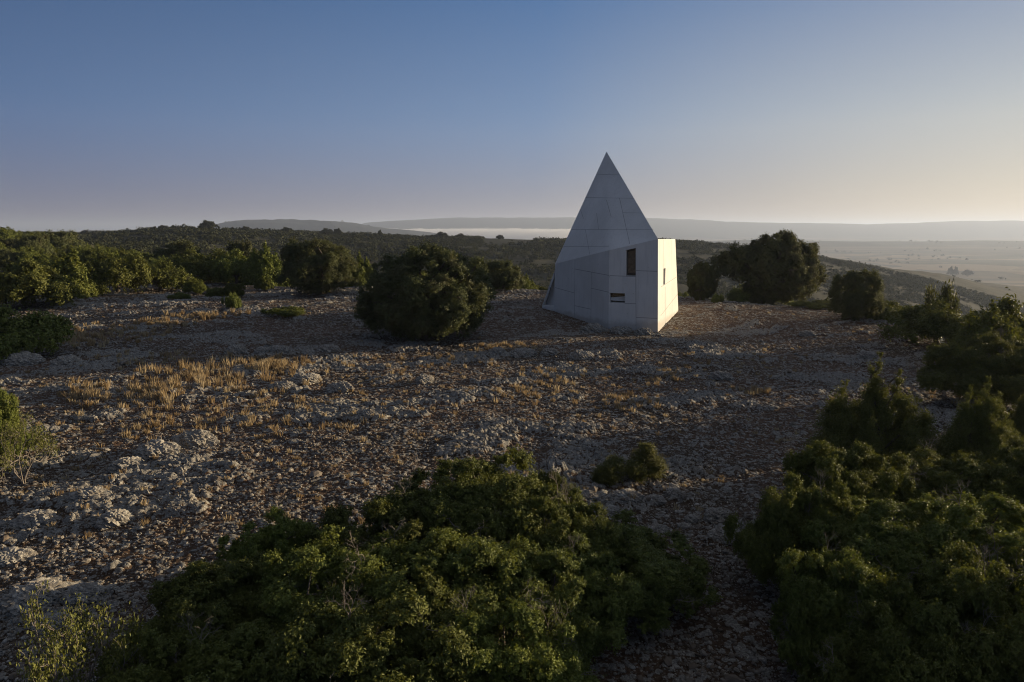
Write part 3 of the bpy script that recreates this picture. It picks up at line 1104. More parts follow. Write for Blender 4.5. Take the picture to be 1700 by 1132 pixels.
# --- thicket on the left
TG = 'shrubs of the thicket on the left'
for i, (pr_, cx, by, ty, wp, dp, lab) in enumerate([
        ('thicket_shrub', 58, 508, 436, 128, None, 'wide dark green shrub at the front left end of the thicket'),
        ('thicket_shrub_c', 128, 492, 424, 84, None, 'pale leafy shrub bulging forward at the thicket front, lit on its right side'),
        ('thicket_shrub_b', 196, 488, 424, 96, None, 'mid green shrub right of the pale leafy shrub at the thicket front'),
        ('thicket_shrub', 265, 484, 436, 92, None, 'low rounded shrub ending the front row of the thicket on the right'),
        ('thicket_shrub_b', 12, 512, 444, 70, None, 'shrub cut by the left picture edge above the near dark bush'),
        ('thicket_shrub_b', 330, 482, 416, 92, 70, 'dark green shrub behind the small bushes at the right half of the thicket'),
        ('thicket_shrub', 388, 482, 418, 84, 70, 'dense shrub in the thicket just left of its bright right end'),
        ('thicket_shrub_c', 440, 480, 414, 66, 70, 'bright yellow green shrub at the right end of the thicket'),
        ('thicket_oak', 292, 470, 403, 84, 82, 'brownish oak crown rising above the middle of the thicket'),
        ('thicket_oak', 405, 470, 403, 52, 84, 'flat brownish oak crown rising above the right end of the thicket'),
        ('thicket_oak', 56, 440, 391, 50, 105, 'dark round oak on the rise at the far left'),
        ('thicket_oak', 100, 430, 385, 66, 120, 'dark oak on the skyline at the far left'),
        ('thicket_shrub_b', 470, 480, 428, 40, 74, 'green shrub squeezed between the thicket and the round oak')]):
    at_pix(pr_, cx, by, ty, wp, lab, 'shrub', None, depth=dp, name='thicket_shrub')
rng = R_(500)
n = 0
while n < 150:
    cx = rng.uniform(-120, 480)
    dp = rng.uniform(66, 175)
    if cx > 230 and dp > 105: continue
    d_ = ray(cx, 400)
    x, y = d_[0] / d_[1] * dp, dp
    z = float(H(x, y)[0])
    if dp < float(np.interp(math.atan((cx - 850) / FPX), E_T, E_V)) + 2 + (6 if cx < 160 else 0): continue
    k = rng.choice(['thicket_shrub', 'thicket_shrub_b', 'thicket_shrub_c', 'thicket_oak'], p=[.36, .34, .16, .14])
    hh = rng.uniform(2.0, 3.3)
    plant(k, (x, y, z - .1), hh * rng.uniform(1.3, 1.9), hh, rng.uniform(0, 6.28), 'dense green shrub growing among many in the thicket rising on the left', 'shrub', TG, 'thicket_shrub', rng.uniform(.8, 1.2))
    n += 1
# low shrubs just below the crest, behind the oaks and the chapel
rng = R_(501)
n = 0
while n < 46:
    cx = rng.uniform(480, 1540)
    e = float(np.interp(math.atan((cx - 850) / FPX), E_T, E_V))
    dp = e + rng.uniform(2, 34)
    d_ = ray(cx, 400)
    x, y = d_[0] / d_[1] * dp, dp
    z = float(H(x, y)[0])
    hh = rng.uniform(1.3, 2.4) * (.75 if 880 < cx < 1240 else 1)
    k = rng.choice(['thicket_shrub', 'thicket_shrub_b', 'thicket_shrub_c'])
    plant(k, (x, y, z - .1), hh * rng.uniform(1.4, 2.0), hh, rng.uniform(0, 6.28), 'low green shrub growing just behind the rocky crest', 'shrub', 'low shrubs behind the crest', 'crest_shrub')
    n += 1

# --- small bushes on the left of the plateau
for pr_, cx, by, ty, wp, lab in [
        ('thicket_shrub', 34, 592, 512, 140, 'dark rounded bush at the left edge with dry grass along its right side'),
        ('low_cushion', 389, 513, 488, 28, 'small dark bush standing alone in front of the pale rock band'),
        ('foreground_shrub_c', 326, 489, 464, 38, 'small yellow green bush before the middle of the thicket'),
        ('foreground_shrub_b', 390, 494, 470, 36, 'small round bush before the right part of the thicket'),
        ('foreground_shrub', 360, 494, 478, 34, 'low flat bush left of the small round bush by the thicket'),
        ('foreground_shrub_c', 440, 483, 460, 28, 'small bush between the thicket and the further round oak'),
        ('low_cushion', 478, 523, 510, 66, 'flat dark cushion of leaves on the pale rocks below the round oak'),
        ('low_cushion', 300, 497, 486, 34, 'low dark cushion at the foot of the thicket'),
        ('low_cushion', 912, 822, 785, 62, 'low dark cushion against the right flank of the foreground shrubs'),
        ('compact_bush', 1043, 802, 742, 94, 'compact bright green bush alone on the rocks right of the foreground shrubs'),
        ('foreground_shrub_c', 2, 770, 655, 96, 'bright green shrub at the left edge above the sparse twiggy bush'),
        ('sparse_bush', 40, 806, 690, 100, 'sparse twiggy bush beside the bright shrub at the left edge'),
        ('sparse_bush', 140, 1270, 990, 220, 'sparse yellow leaved bush with bare pale stems at the lower left'),
        ('low_cushion', 1190, 503, 488, 20, 'tiny dark bush under the thin oak behind the chapel'),
        ('low_cushion', 1574, 546, 530, 20, 'small tan tuft bush at the foot of the right thicket')]:
    at_pix(pr_, cx, by, ty, wp, lab, 'bush', name='small_bush')

# --- foreground shrub mass, bottom centre
FG = 'shrubs of the foreground thicket'
for pr_, cx, by, ty, wp, lab in [
        ('foreground_shrub', 800, 955, 778, 300, 'topmost shrub of the foreground thicket, its crown highest in the middle'),
        ('foreground_shrub_b', 650, 1000, 838, 300, 'shrub on the upper left slope of the foreground thicket'),
        ('foreground_shrub_c', 452, 1000, 868, 190, 'bright topped shrub at the upper left corner of the foreground thicket'),
        ('foreground_shrub_b', 915, 990, 835, 230, 'shrub on the upper right slope of the foreground thicket'),
        ('foreground_shrub', 1030, 1010, 890, 280, 'dark low shrub trailing out to the right end of the foreground thicket'),
        ('foreground_shrub_c', 560, 1100, 905, 340, 'tall bright shrub in the left middle of the foreground thicket'),
        ('foreground_shrub', 770, 1110, 910, 360, 'dark shrub in the centre of the foreground thicket'),
        ('foreground_shrub_b', 925, 1090, 925, 270, 'shrub in the right middle of the foreground thicket above the gravel'),
        ('foreground_shrub', 385, 1100, 945, 270, 'dark shrub on the left slope of the foreground thicket'),
        ('foreground_shrub_b', 650, 1250, 1010, 440, 'bright sunlit shrub low in the centre of the foreground thicket'),
        ('foreground_shrub_c', 850, 1250, 1040, 330, 'dark shrub at the bottom right corner of the foreground thicket'),
        ('foreground_shrub_b', 285, 1220, 1055, 300, 'shrub at the bottom left corner of the foreground thicket'),
        ('foreground_shrub', 460, 1270, 1070, 360, 'shrub at the bottom edge left of the middle of the foreground thicket'),
        ('bare_bush', 560, 1180, 1000, 240, 'tangle of bare grey twigs in the lower left of the foreground thicket'),
        ('bare_bush', 880, 1180, 985, 220, 'tangle of bare grey twigs in the lower right of the foreground thicket')]:
    at_pix(pr_, cx, by, ty, wp, lab, 'shrub', FG, name='foreground_shrub')

# --- right side
RG = 'shrubs of the right thicket'
for pr_, cx, by, ty, wp, lab, dp in [
        ('juniper', 1452, 800, 632, 182, 'upright juniper with pointed tips and dark stems showing, at the top of the right thicket', -1),
        ('juniper_b', 1622, 800, 656, 120, 'second pointed juniper right of the tallest one', -1),
        ('juniper_b', 1712, 770, 640, 90, 'juniper with reddish foliage cut by the right edge', None),
        ('foreground_shrub', 1395, 905, 745, 210, 'dark shrub below the tallest juniper', None),
        ('foreground_shrub_c', 1560, 885, 768, 230, 'sunlit shrub below the second pointed juniper', None),
        ('foreground_shrub_b', 1690, 880, 752, 220, 'sunlit shrub at the right edge below the reddish juniper', None),
        ('foreground_shrub_b', 1320, 985, 805, 190, 'dark shrub forming the left bulge of the right thicket', None),
        ('foreground_shrub', 1480, 1020, 850, 300, 'dark shrub in the middle of the right thicket', None),
        ('foreground_shrub_c', 1660, 1040, 850, 320, 'shrub on the right side of the right thicket', None),
        ('foreground_shrub', 1392, 1130, 935, 240, 'dark shrub at the lower left border of the right thicket', None),
        ('foreground_shrub_b', 1590, 1220, 960, 360, 'wide shrub low in the right thicket', None),
        ('foreground_shrub', 1480, 1300, 1060, 300, 'shrub at the bottom border of the right thicket', None),
        ('foreground_shrub_c', 1740, 1240, 960, 320, 'shrub in the bottom right corner of the picture', None),
        ('thicket_shrub', 1360, 527, 499, 76, 'low dark shrub behind the crest between the broad oak and the lone round oak', 50),
        ('thicket_shrub', 1492, 562, 503, 96, 'dark shrub at the far left end of the right slope thicket', 44),
        ('thicket_shrub_b', 1572, 590, 502, 140, 'wide dark shrub under the open branched tree', 36),
        ('thicket_shrub', 1680, 605, 502, 150, 'dark shrub at the right edge level with the crest', 34),
        ('thicket_shrub_c', 1660, 600, 522, 120, 'shrub with sunlit tips behind the rounded shrub on the right slope', 31),
        ('foreground_shrub_b', 1640, 672, 564, 200, 'broad rounded shrub on the right slope with sunlit top', None),
        ('foreground_shrub', 1730, 660, 572, 140, 'rounded shrub at the right edge touching the broad rounded one', None),
        ('open_tree', 1588, 520, 473, 58, 'little open branched tree rising above the right slope thicket', 38)]:
    at_pix(pr_, cx, by, ty, wp, lab, 'tree' if 'tree' in pr_ else 'juniper' if 'jun' in pr_ else 'shrub', None, rz=(0 if dp == -1 else None), depth=(None if dp == -1 else dp), name='juniper' if 'jun' in pr_ else 'open_tree' if 'tree' in pr_ else 'shrub')
# slope continuing past the right edge of the picture
rng = R_(502)
for i in range(26):
    x, y = rng.uniform(17, 60), rng.uniform(6, 62)
    if x / y < .86: continue
    z = float(H(x, y)[0])
    hh = rng.uniform(.9, 1.7)
    plant(str(rng.choice(['thicket_shrub', 'thicket_shrub_b'])), (x, y, z - .1), hh * 1.8, hh, rng.uniform(0, 6.28), 'shrub on the right slope beyond the picture edge', 'shrub', 'shrubs further down the right slope', 'slope_shrub')

# --- trees on the skyline of the middle ridge
for pr_, cx, ty, wp, lab in [
        ('far_tree', 348, 366.5, 28, 'biggest round tree on the ridge skyline at the left'),
        ('far_tree', 143, 382, 12, 'small tree in the dip of the skyline at the far left'),
        ('far_tree', 273, 374, 15, 'dark round tree on the skyline left of the biggest round tree'),
        ('far_tree', 258, 376, 11, 'small tree leftmost of the three left of the biggest round tree'),
        ('far_tree', 292, 375.5, 20, 'wide low tree nearest the biggest round tree on its left'),
        ('far_tree', 387, 377, 9, 'tiny tree on the skyline right of the biggest round tree'),
        ('far_tree', 410, 376, 16, 'flat crowned tree on the skyline before the left end of the blue hill'),
        ('far_tree', 477, 377.5, 20, 'wide tree on the skyline before the middle of the blue hill'),
        ('far_tree', 543, 379, 20, 'pale wide tree on the skyline before the right half of the blue hill'),
        ('far_tree', 561, 379.5, 13, 'dark round tree next to the pale wide one on the skyline'),
        ('far_tree', 631, 382, 8, 'tiny dark tree on the skyline above the big round oak'),
        ('far_tree', 733, 385, 19, 'dark tree clump on the skyline before the fog'),
        ('far_tree', 765, 387.5, 12, 'small tree by the tan clearing on the ridge'),
        ('far_tree', 830, 390, 12, 'round tree on the skyline right of the tan clearing'),
        ('far_tree', 1393, 432, 11, 'round tree on the descending ridge line at the right')]:
    dp = float(np.interp(math.atan((cx - 850) / FPX), R_T, R_V)) * (.985)
    at_pix(pr_, cx, None, ty, wp, lab, 'tree', None, rz=cx * .1, depth=dp, name='ridge_tree', sink=.4)
for cx, ty, wp, lab in [(1583, 453, 9, 'tall slim hazy tree standing in the plain, left one of a pair'), (1592, 457, 7, 'slim hazy tree standing in the plain, right one of a pair'),
                        (1612, 460, 15, 'round hazy tree in the plain right of the slim pair')]:
    dp = 1500
    x, y = ray(cx, 400)[0] / ray(cx, 400)[1] * dp, dp
    z = float(H(x, y)[0])
    hh = 22 if wp < 10 else 15
    plant('far_tree', (x, y, z - .5), wp * dp / FPX, hh, cx, lab, 'tree', None, 'plain_tree')

# ------------------------------------------------------------------ scrub wood covering the hills (nobody could count it)
def scrub(name, seed, count, rmin, rmax_f, nleaf, leaf, size, mat, thr, label, plain=False):
    rng = np.random.default_rng(seed)
    th = rng.uniform(-.80, .80, count * 3)
    if plain:
        r = np.sqrt(rng.uniform(1000 ** 2, 4200 ** 2, count * 3))
    else:
        r = np.sqrt(rng.uniform(rmin ** 2, 640 ** 2, count * 3))
    x, y = r * np.sin(th), r * np.cos(th)
    Rt = np.interp(th, R_T, R_V) / np.cos(th)
    if not plain:
        keep = (r < Rt * rmax_f) & (fbm(x / 38, y / 26, 4, 91) > thr)
        e = np.interp(th, E_T, E_V) / np.cos(th)
        keep &= r > e + 28
        keep &= ~((x < -34) & (r < 150))
        # the tan clearing on the ridge
        px_ = np.tan(th) * FPX + 850
        keep &= ~((np.abs(px_ - 845) < 42) & (r > Rt * .90))
    else:
        keep = (fbm(x / 330, y / 300, 4, 96) > thr)
    x, y = x[keep][:count], y[keep][:count]
    n_ = len(x)
    z = H(x, y)
    s_ = size * rng.uniform(.35, 1.0, n_) * np.where(rng.random(n_) < .12, 1.6, 1.1) * (1 + .35 * fbm(x / 30, y / 30, 2, 97))
    P_ = np.repeat(np.stack([x, y, z], 1), nleaf, 0)
    S_ = np.repeat(s_, nleaf)[:, None]
    d_ = unit(rng.normal(size=(n_ * nleaf, 3)))
    d_[:, 2] = np.abs(d_[:, 2])
    rr_ = rng.uniform(.45, 1.08, (n_ * nleaf, 1))
    p = P_ + d_ * S_ * rr_ * np.array([1, 1, .95]) + np.array([0, 0, .1])
    nrm = unit(d_ + rng.normal(size=p.shape) * .35)
    ax = unit(np.cross(nrm, rng.normal(size=p.shape)))
    bx_ = np.cross(nrm, ax)
    L = leaf * S_ * rng.uniform(.6, 1.3, (len(p), 1))
    v = np.stack([p - ax * L * .5, p - bx_ * L * .38, p + ax * L * .5, p + bx_ * L * .38], 1).reshape(-1, 3)
    tint = np.repeat(np.clip(np.repeat(np.clip(.35 + .5 * fbm(x / 25, y / 25, 3, 95) + rng.uniform(-.12, .12, n_), 0, .8), nleaf) + rng.uniform(0, .3, n_ * nleaf), 0, 1), 4)
    o = mesh_np(name, v, np.arange(len(v)).reshape(-1, 4), mat, {'tint': tint})
    tag(o, label, 'scrub', kind='stuff')
    return o


scrub('hill_scrub', 601, 20000, 75, 1.12, 46, .42, 2.0, M_SCRUB, -.38, 'dense dark green scrub covering the hills beyond the plateau')
scrub('plain_woodland', 602, 1100, 0, 0, 14, .8, 7, M_SCRUB, .42, 'scattered dark copses in the hazy plain', plain=True)

# ------------------------------------------------------------------ stones
def gp_many(px, py, full=True):
    u = (px - 850) / FPX
    v = (566 - py) / FPX
    dy, dz = cp + v * sp, -sp + v * cp
    z = np.zeros_like(px)
    for _ in range(8):
        t = (z - CAM_H) / dz
        z = .5 * z + .5 * macro(t * u, t * dy)
    t = (z - CAM_H) / dz
    return t * u, t * dy


phi = (1 + 5 ** .5) / 2
ICO = unit(np.array([(-1, phi, 0), (1, phi, 0), (-1, -phi, 0), (1, -phi, 0), (0, -1, phi), (0, 1, phi), (0, -1, -phi), (0, 1, -phi), (phi, 0, -1), (phi, 0, 1), (-phi, 0, -1), (-phi, 0, 1)], float))
ICF = np.array([(0, 11, 5), (0, 5, 1), (0, 1, 7), (0, 7, 10), (0, 10, 11), (1, 5, 9), (5, 11, 4), (11, 10, 2), (10, 7, 6), (7, 1, 8), (3, 9, 4), (3, 4, 2), (3, 2, 6), (3, 6, 8), (3, 8, 9),
                (4, 9, 5), (2, 4, 11), (6, 2, 10), (8, 6, 7), (9, 8, 1)])


def in_plateau(x, y, m_=0):
    th = np.arctan2(x, y)
    c = np.cos(np.clip(th, -1.25, 1.25))
    return np.hypot(x, y) < np.interp(th, E_T, E_V) / c - m_


def clear_chapel(x, y):
    # footprint, generous
    poly = [(B1f.x, B1f.y), (B2.x, B2.y), (B3.x, B3.y), (WL.x, WL.y), (B6.x, B6.y), (B5.x, B5.y), (B4.x, B4.y)]
    ins = np.zeros(x.shape, bool)
    j = len(poly) - 1
    for i in range(len(poly)):
        xi, yi = poly[i]; xj, yj = poly[j]
        ins ^= ((yi > y) != (yj > y)) & (x < (xj - xi) * (y - yi) / (yj - yi + 1e-9) + xi)
        j = i
    return ~ins


def stones(name, seed, n_, smin, smed, smax, label):
    rng = np.random.default_rng(seed)
    px = rng.uniform(-60, 1760, n_)
    py = 470 + 720 * rng.uniform(0, 1, n_) ** .8
    x, y = gp_many(px, py)
    cl = fbm(x / 2.6, y / 1.8, 3, 88)
    keep = in_plateau(x, y) & clear_chapel(x, y) & (y > 3) & (y < 90) & (cl + .45 * rng.normal(size=n_) > -.25 + .9 * np.exp(-(((x - 15) / 12) ** 2 + ((y - 46) / 7) ** 2)))
    x, y = x[keep], y[keep]
    n_ = len(x)
    s_ = smed * np.exp(rng.normal(size=n_) * .58)
    s_ = np.clip(s_ * (.75 + np.hypot(x, y) / 38), smin, smax)
    z = Hf(x, y)
    var = unit(ICO)[None] * rng.uniform(.72, 1.25, (n_, 12, 1))
    sc_ = np.stack([rng.uniform(.7, 1.3, n_), rng.uniform(.6, 1.1, n_), rng.uniform(.4, .8, n_)], 1)[:, None, :]
    a = rng.uniform(0, 6.28, n_)
    v = var * sc_ * s_[:, None, None] * .5
    # tilt + turn
    tl = rng.normal(size=n_) * .3
    vy, vz = v[..., 1] * np.cos(tl)[:, None] - v[..., 2] * np.sin(tl)[:, None], v[..., 1] * np.sin(tl)[:, None] + v[..., 2] * np.cos(tl)[:, None]
    vx = v[..., 0]
    X = vx * np.cos(a)[:, None] - vy * np.sin(a)[:, None] + x[:, None]
    Y = vx * np.sin(a)[:, None] + vy * np.cos(a)[:, None] + y[:, None]
    Zz = vz + (z + s_ * .12)[:, None]
    V = np.stack([X, Y, Zz], 2).reshape(-1, 3)
    F = (np.arange(n_)[:, None, None] * 12 + ICF[None]).reshape(-1, 3)
    t = np.repeat(np.clip(rng.normal(.55, .5, n_), 0, 1), 12)
    o = mesh_np(name, V, F, M_STONE, {'tint': t})
    tag(o, label, 'gravel', kind='stuff')


stones('gravel', 701, 105000, .012, .031, .34, 'loose limestone gravel strewn over the hilltop')

# weathered boulders and outcrops standing out of the ground
def boulder_mesh(seed, aspect):
    rng = np.random.default_rng(seed)
    bm = bmesh.new()
    bmesh.ops.create_icosphere(bm, subdivisions=5, radius=1)
    v = np.array([q.co[:] for q in bm.verts])
    f = np.array([[q.index for q in p.verts] for p in bm.faces])
    bm.free()
    o1, o2 = rng.uniform(0, 50, 2)
    lon = np.arctan2(v[:, 1], v[:, 0])
    q = v * 1.5 + o1
    a1, a2, idv = worley(q[:, 0] + q[:, 2] * .6, q[:, 1] - q[:, 2] * .5 + o2, seed)
    c1, c2, idc = worley(q[:, 0] * 2.6 + q[:, 2] * 1.2, q[:, 1] * 2.6 + q[:, 2] + o2, seed + 5)
    rad = .78 + .26 * np.clip((a2 - a1) * 2.2, 0, 1) * (.4 + .6 * idv) + .10 * np.clip((c2 - c1) * 2.4, 0, 1) + .10 * fbm(q[:, 0] + q[:, 2], q[:, 1] - q[:, 2], 3, seed) + .04 * fbm(q[:, 0] * 6 + q[:, 2] * 5, q[:, 1] * 6, 3, seed + 9)
    v = v * rad[:, None]
    v[:, 2] = np.where(v[:, 2] > 0, v[:, 2] ** 1, v[:, 2])
    v = v * (1 + .05 * fbm(v[:, 0] * 9 + v[:, 2] * 4, v[:, 1] * 9 - v[:, 2] * 5, 3, seed + 40) - .06 * (np.abs(perlin(v[:, 0] * 5 + v[:, 2] * 3, v[:, 1] * 5 + v[:, 2] * 4, seed + 50)) < .06))[:, None]
    v = v * np.array([.5, .5 * aspect, .24])
    return v, f


BP = []
for i, (sd_, asp_) in enumerate([(3, .7), (8, .85), (15, .6), (23, .75)]):
    v, f = boulder_mesh(sd_, asp_)
    o = mesh_np('limestone_boulder', v, f, M_ROCK, smooth=True)
    o.data.shade_flat()
    BP.append([o, False])
for i, (cx, by, wp, lab) in enumerate([
        (392, 590, 36, 'pale rounded boulder in the shaded rock row below the round oak, leftmost of the row'),
        (438, 588, 30, 'flat pale boulder second from the left in the shaded rock row'),
        (466, 590, 32, 'pale boulder in the middle of the shaded rock row'),
        (512, 590, 22, 'small pale boulder in the right half of the shaded rock row'),
        (545, 588, 40, 'long low boulder at the right end of the shaded rock row'),
        (38, 610, 60, 'long pale rock slab below the dark bush at the left edge'),
        (112, 612, 46, 'low pale rock right of the slab at the left edge'),
        (1040, 842, 58, 'largest rough boulder of the group below the compact green bush'),
        (1086, 842, 38, 'rough boulder right of the largest one below the compact green bush'),
        (1118, 826, 34, 'round boulder at the upper right of the group below the compact green bush'),
        (972, 838, 40, 'boulder at the left end of the group below the compact green bush'),
        (1012, 862, 34, 'small boulder in front of the largest one below the compact green bush'),
        (1188, 868, 52, 'wide flat boulder near the left bulge of the right thicket'),
        (1206, 905, 58, 'rough boulder beside the gravel path, nearest the right thicket'),
        (1150, 870, 34, 'middle sized boulder left of the wide flat one'),
        (1090, 890, 44, 'boulder touching the right end of the foreground thicket'),
        (1196, 634, 40, 'pale slab lying alone in the ground right of the chapel'),
        (1588, 565, 22, 'pale upright rock at the foot of the right slope thicket'),
        (826, 592, 30, 'low rock under the right side of the big round oak'),
        (868, 596, 44, 'pale flat rock in the row before the chapel, left end'),
        (912, 592, 36, 'pale rock in the middle of the row before the chapel'),
        (965, 600, 40, 'pale rock at the right end of the row before the chapel'),
        (985, 556, 46, 'low pale rock against the foot of the chapel, below its front left wall'),
        (1030, 557, 38, 'pale rock against the foot of the chapel, under the small low window'),
        (1068, 559, 32, 'small pale rock against the foot of the chapel, near its front right corner'),
        (508, 640, 52, 'rock outcrop right of the tall dry grass'),
        (470, 652, 46, 'rock just below the outcrop right of the tall dry grass'),
        (565, 655, 44, 'low rock further right of the tall dry grass'),
        (210, 785, 60, 'rough rock at the lower end of the long outcrop on the left'),
        (262, 768, 70, 'long rock in the middle of the outcrop on the left'),
        (325, 748, 70, 'long rock at the upper end of the outcrop on the left'),
        (60, 1020, 95, 'big rough shaded boulder at the lower left edge'),
        (140, 1010, 70, 'boulder right of the big shaded one at the lower left'),
        (85, 1050, 56, 'boulder below the big shaded one at the lower left'),
        (150, 840, 60, 'rough rock on the left slope with sunlit top'),
        (60, 880, 70, 'broad rough rock near the left edge above the shaded boulders'),
        (190, 880, 56, 'rock on the lower left slope, halfway to the foreground thicket'),
        (20, 940, 70, 'rock cut by the left picture edge'),
        (610, 700, 36, 'low rock in the middle of the stony slope'),
        (705, 640, 32, 'low pale rock below the big round oak'),
        (1340, 560, 30, 'flat rock on the plateau below the broad oak'),
        (1440, 600, 34, 'flat rock on the plateau below the lone round oak')]):
    x, y, z = ground_at(cx, by - wp * .12)
    src = BP[i % 4]
    if not src[1]:
        o = src[0]; src[1] = True
    else:
        o = src[0].copy(); C.objects.link(o)
    wd = wp / FPX * y * 1.08
    o.location = (x, y, float(Hf(np.array([x]), np.array([y]))[0]) + wd * .02)
    o.scale = (wd, wd, wd * (1.0 if i % 3 else 1.25))
    o.rotation_euler = (0, 0, .35 + .5 * math.sin(i * 2.3))
    tag(o, lab, 'boulder', 'limestone boulders on the plateau')

# ------------------------------------------------------------------ dry grass
def grass():
    rng = np.random.default_rng(801)
    # (centre px, centre py, spread px, spread py, count, height m)
    spots = [(340, 622, 45, 11, 70, .46), (255, 655, 25, 9, 50, .36), (145, 655, 18, 8, 40, .34), (450, 612, 30, 8, 70, .36), (390, 650, 60, 16, 30, .32), (480, 668, 60, 16, 26, .26), (130, 566, 20, 6, 70, .40),
             (200, 556, 40, 5, 60, .32), (270, 540, 30, 4, 40, .36), (345, 527, 30, 3, 30, .45), (175, 672, 55, 20, 34, .28), (300, 690, 90, 20, 30, .25), (235, 715, 60, 12, 22, .22),
             (1045, 672, 30, 8, 34, .26), (1110, 628, 28, 5, 22, .22), (915, 630, 30, 8, 28, .24), (865, 655, 30, 8, 20, .24), (720, 600, 50, 8, 30, .2), (1255, 652, 16, 3, 26, .24), (640, 640, 60, 16, 30, .2),
             (985, 640, 60, 18, 30, .16), (1165, 615, 40, 8, 20, .16), (830, 577, 35, 4, 40, .26), (560, 700, 60, 20, 24, .2), (60, 545, 60, 6, 40, .3), (1560, 640, 60, 20, 20, .2), (250, 600, 50, 8, 30, .3),
             (520, 610, 50, 10, 26, .26), (1240, 600, 60, 14, 40, .18), (430, 700, 60, 14, 26, .22)]
    PX, PY, HH = [], [], []
    for cx, cy, sx, sy, n_, hh in spots:
        PX.append(rng.normal(cx, sx, n_)); PY.append(rng.normal(cy, sy, n_)); HH.append(hh * rng.uniform(.5, 1.15, n_))
    n_ = 520
    PX.append(rng.uniform(-20, 1500, n_)); PY.append(rng.uniform(510, 900, n_)); HH.append(rng.uniform(.05, .16, n_))
    px, py, hh = map(np.concatenate, (PX, PY, HH))
    x, y = gp_many(px, py)
    keep = in_plateau(x, y) & clear_chapel(x, y)
    x, y, hh = x[keep], y[keep], hh[keep]
    nb = 26
    n_ = len(x)
    base = np.repeat(np.stack([x, y, Hf(x, y) - .02], 1), nb, 0)
    h_ = np.repeat(hh, nb) * rng.uniform(.5, 1.1, n_ * nb)
    rad = np.repeat(.05 + hh * .22, nb)
    a = rng.uniform(0, 6.28, n_ * nb)
    rr_ = rad * np.sqrt(rng.uniform(0, 1, n_ * nb))
    base[:, 0] += np.cos(a) * rr_
    base[:, 1] += np.sin(a) * rr_
    lean = rng.uniform(.05, .42, n_ * nb)
    tip = base + np.stack([np.cos(a) * lean * h_, np.sin(a) * lean * h_, h_], 1)
    mid = base + np.stack([np.cos(a) * lean * h_ * .35, np.sin(a) * lean * h_ * .35, h_ * .55], 1)
    b2 = rng.uniform(0, 6.28, n_ * nb)
    wv = np.stack([np.cos(b2), np.sin(b2), np.zeros_like(b2)], 1) * (.005 + .00028 * base[:, 1])[:, None]
    V = np.stack([base - wv, base + wv, mid + wv * .9, tip, mid - wv * .9], 1).reshape(-1, 3)
    k = np.arange(n_ * nb)[:, None] * 5
    F = np.concatenate([np.concatenate([k, k + 1, k + 2, k + 4], 1), np.concatenate([k + 4, k + 2, k + 3, k + 3], 1)], 0)
    # the tip face is a triangle: build as two triangle sets instead
    F = np.concatenate([np.concatenate([k, k + 1, k + 2], 1), np.concatenate([k, k + 2, k + 4], 1), np.concatenate([k + 4, k + 2, k + 3], 1)], 0)
    t = np.repeat(np.clip(np.repeat(rng.uniform(0, .7, n_), nb) + rng.uniform(0, .35, n_ * nb), 0, 1), 5)
    o = mesh_np('dry_grass', V, F, M_GRASS, {'tint': t})
    tag(o, 'dry straw coloured grass growing in tufts on the stony ground', 'grass', kind='stuff')


grass()

# ------------------------------------------------------------------ air
def vol_mat(name, dens, col_, g):
    mm = bpy.data.materials.new(name)
    mm.use_nodes = True
    t = mm.node_tree
    t.nodes.clear()
    o_ = t.nodes.new('ShaderNodeOutputMaterial')
    v_ = t.nodes.new('ShaderNodeVolumePrincipled')
    v_.inputs['Color'].default_value = (*col_, 1)
    v_.inputs['Density'].default_value = dens
    v_.inputs['Anisotropy'].default_value = g
    t.links.new(v_.outputs[0], o_.inputs['Volume'])
    return mm


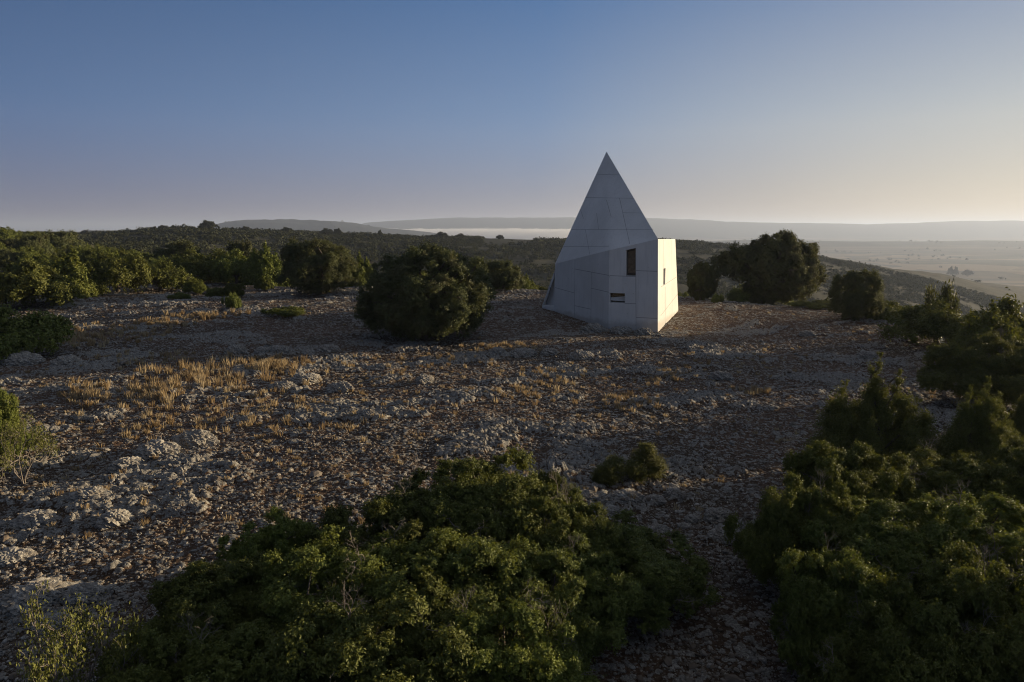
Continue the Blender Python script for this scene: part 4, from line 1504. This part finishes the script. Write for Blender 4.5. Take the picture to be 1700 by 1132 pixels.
def box(name, lo, hi, mat):
    v = [(x, y, z) for z in (lo[2], hi[2]) for y in (lo[1], hi[1]) for x in (lo[0], hi[0])]
    f = [(0, 2, 3, 1), (4, 5, 7, 6), (0, 1, 5, 4), (2, 6, 7, 3), (0, 4, 6, 2), (1, 3, 7, 5)]
    return mesh_py(name, v, f, mat)


hz = box('haze', (-46000, -46000, PLAIN - 30), (46000, 46000, 125), vol_mat('haze_air', .00014, (.66, .77, 1.0), .30))
tag(hz, 'pale morning haze filling the air over the plain', 'haze', kind='stuff')

# bank of ground fog lying in the far plain
rng = R_(9)
nu, nv_ = 48, 14
vs, fs = [], []
for j in range(nv_):
    for i in range(nu):
        px_ = 540 + (1010 - 540) * i / (nu - 1)
        dp = 4700 + 1500 * j / (nv_ - 1)
        e_ = min(i, nu - 1 - i) / 6.0
        e2 = min(j, nv_ - 1 - j) / 2.5
        k_ = min(1, e_) * min(1, e2)
        x = (px_ - 850) / FPX * dp
        top = PLAIN + 12 + (k_ ** .6) * (84 + 5 * math.sin(i * .7 + j) + 4 * rng.normal())
        vs.append((x, dp, top))
for j in range(nv_):
    for i in range(nu):
        x, y, _ = vs[j * nu + i]
        vs.append((x, y, PLAIN + 9))
nn = nu * nv_
for j in range(nv_ - 1):
    for i in range(nu - 1):
        a = j * nu + i
        fs.append((a, a + 1, a + nu + 1, a + nu))
        fs.append((nn + a, nn + a + nu, nn + a + nu + 1, nn + a + 1))
for i in range(nu - 1):
    fs.append((i, nn + i, nn + i + 1, i + 1))
    a = (nv_ - 1) * nu + i
    fs.append((a, a + 1, nn + a + 1, nn + a))
for j in range(nv_ - 1):
    a = j * nu
    fs.append((a, a + nu, nn + a + nu, nn + a))
    a = j * nu + nu - 1
    fs.append((a, nn + a, nn + a + nu, a + nu))
fb = mesh_py('fog_bank', vs, fs, vol_mat('fog_air', .0035, (.97, .97, 1.0), .3))
tag(fb, 'white bank of ground fog lying before the far hills', 'fog', kind='stuff')

# a kind that was never planted would otherwise sit at the origin
for p in PROTO.values():
    if not p['used']:
        for ch in p['kids']:
            bpy.data.objects.remove(ch)
        bpy.data.objects.remove(p['root'])
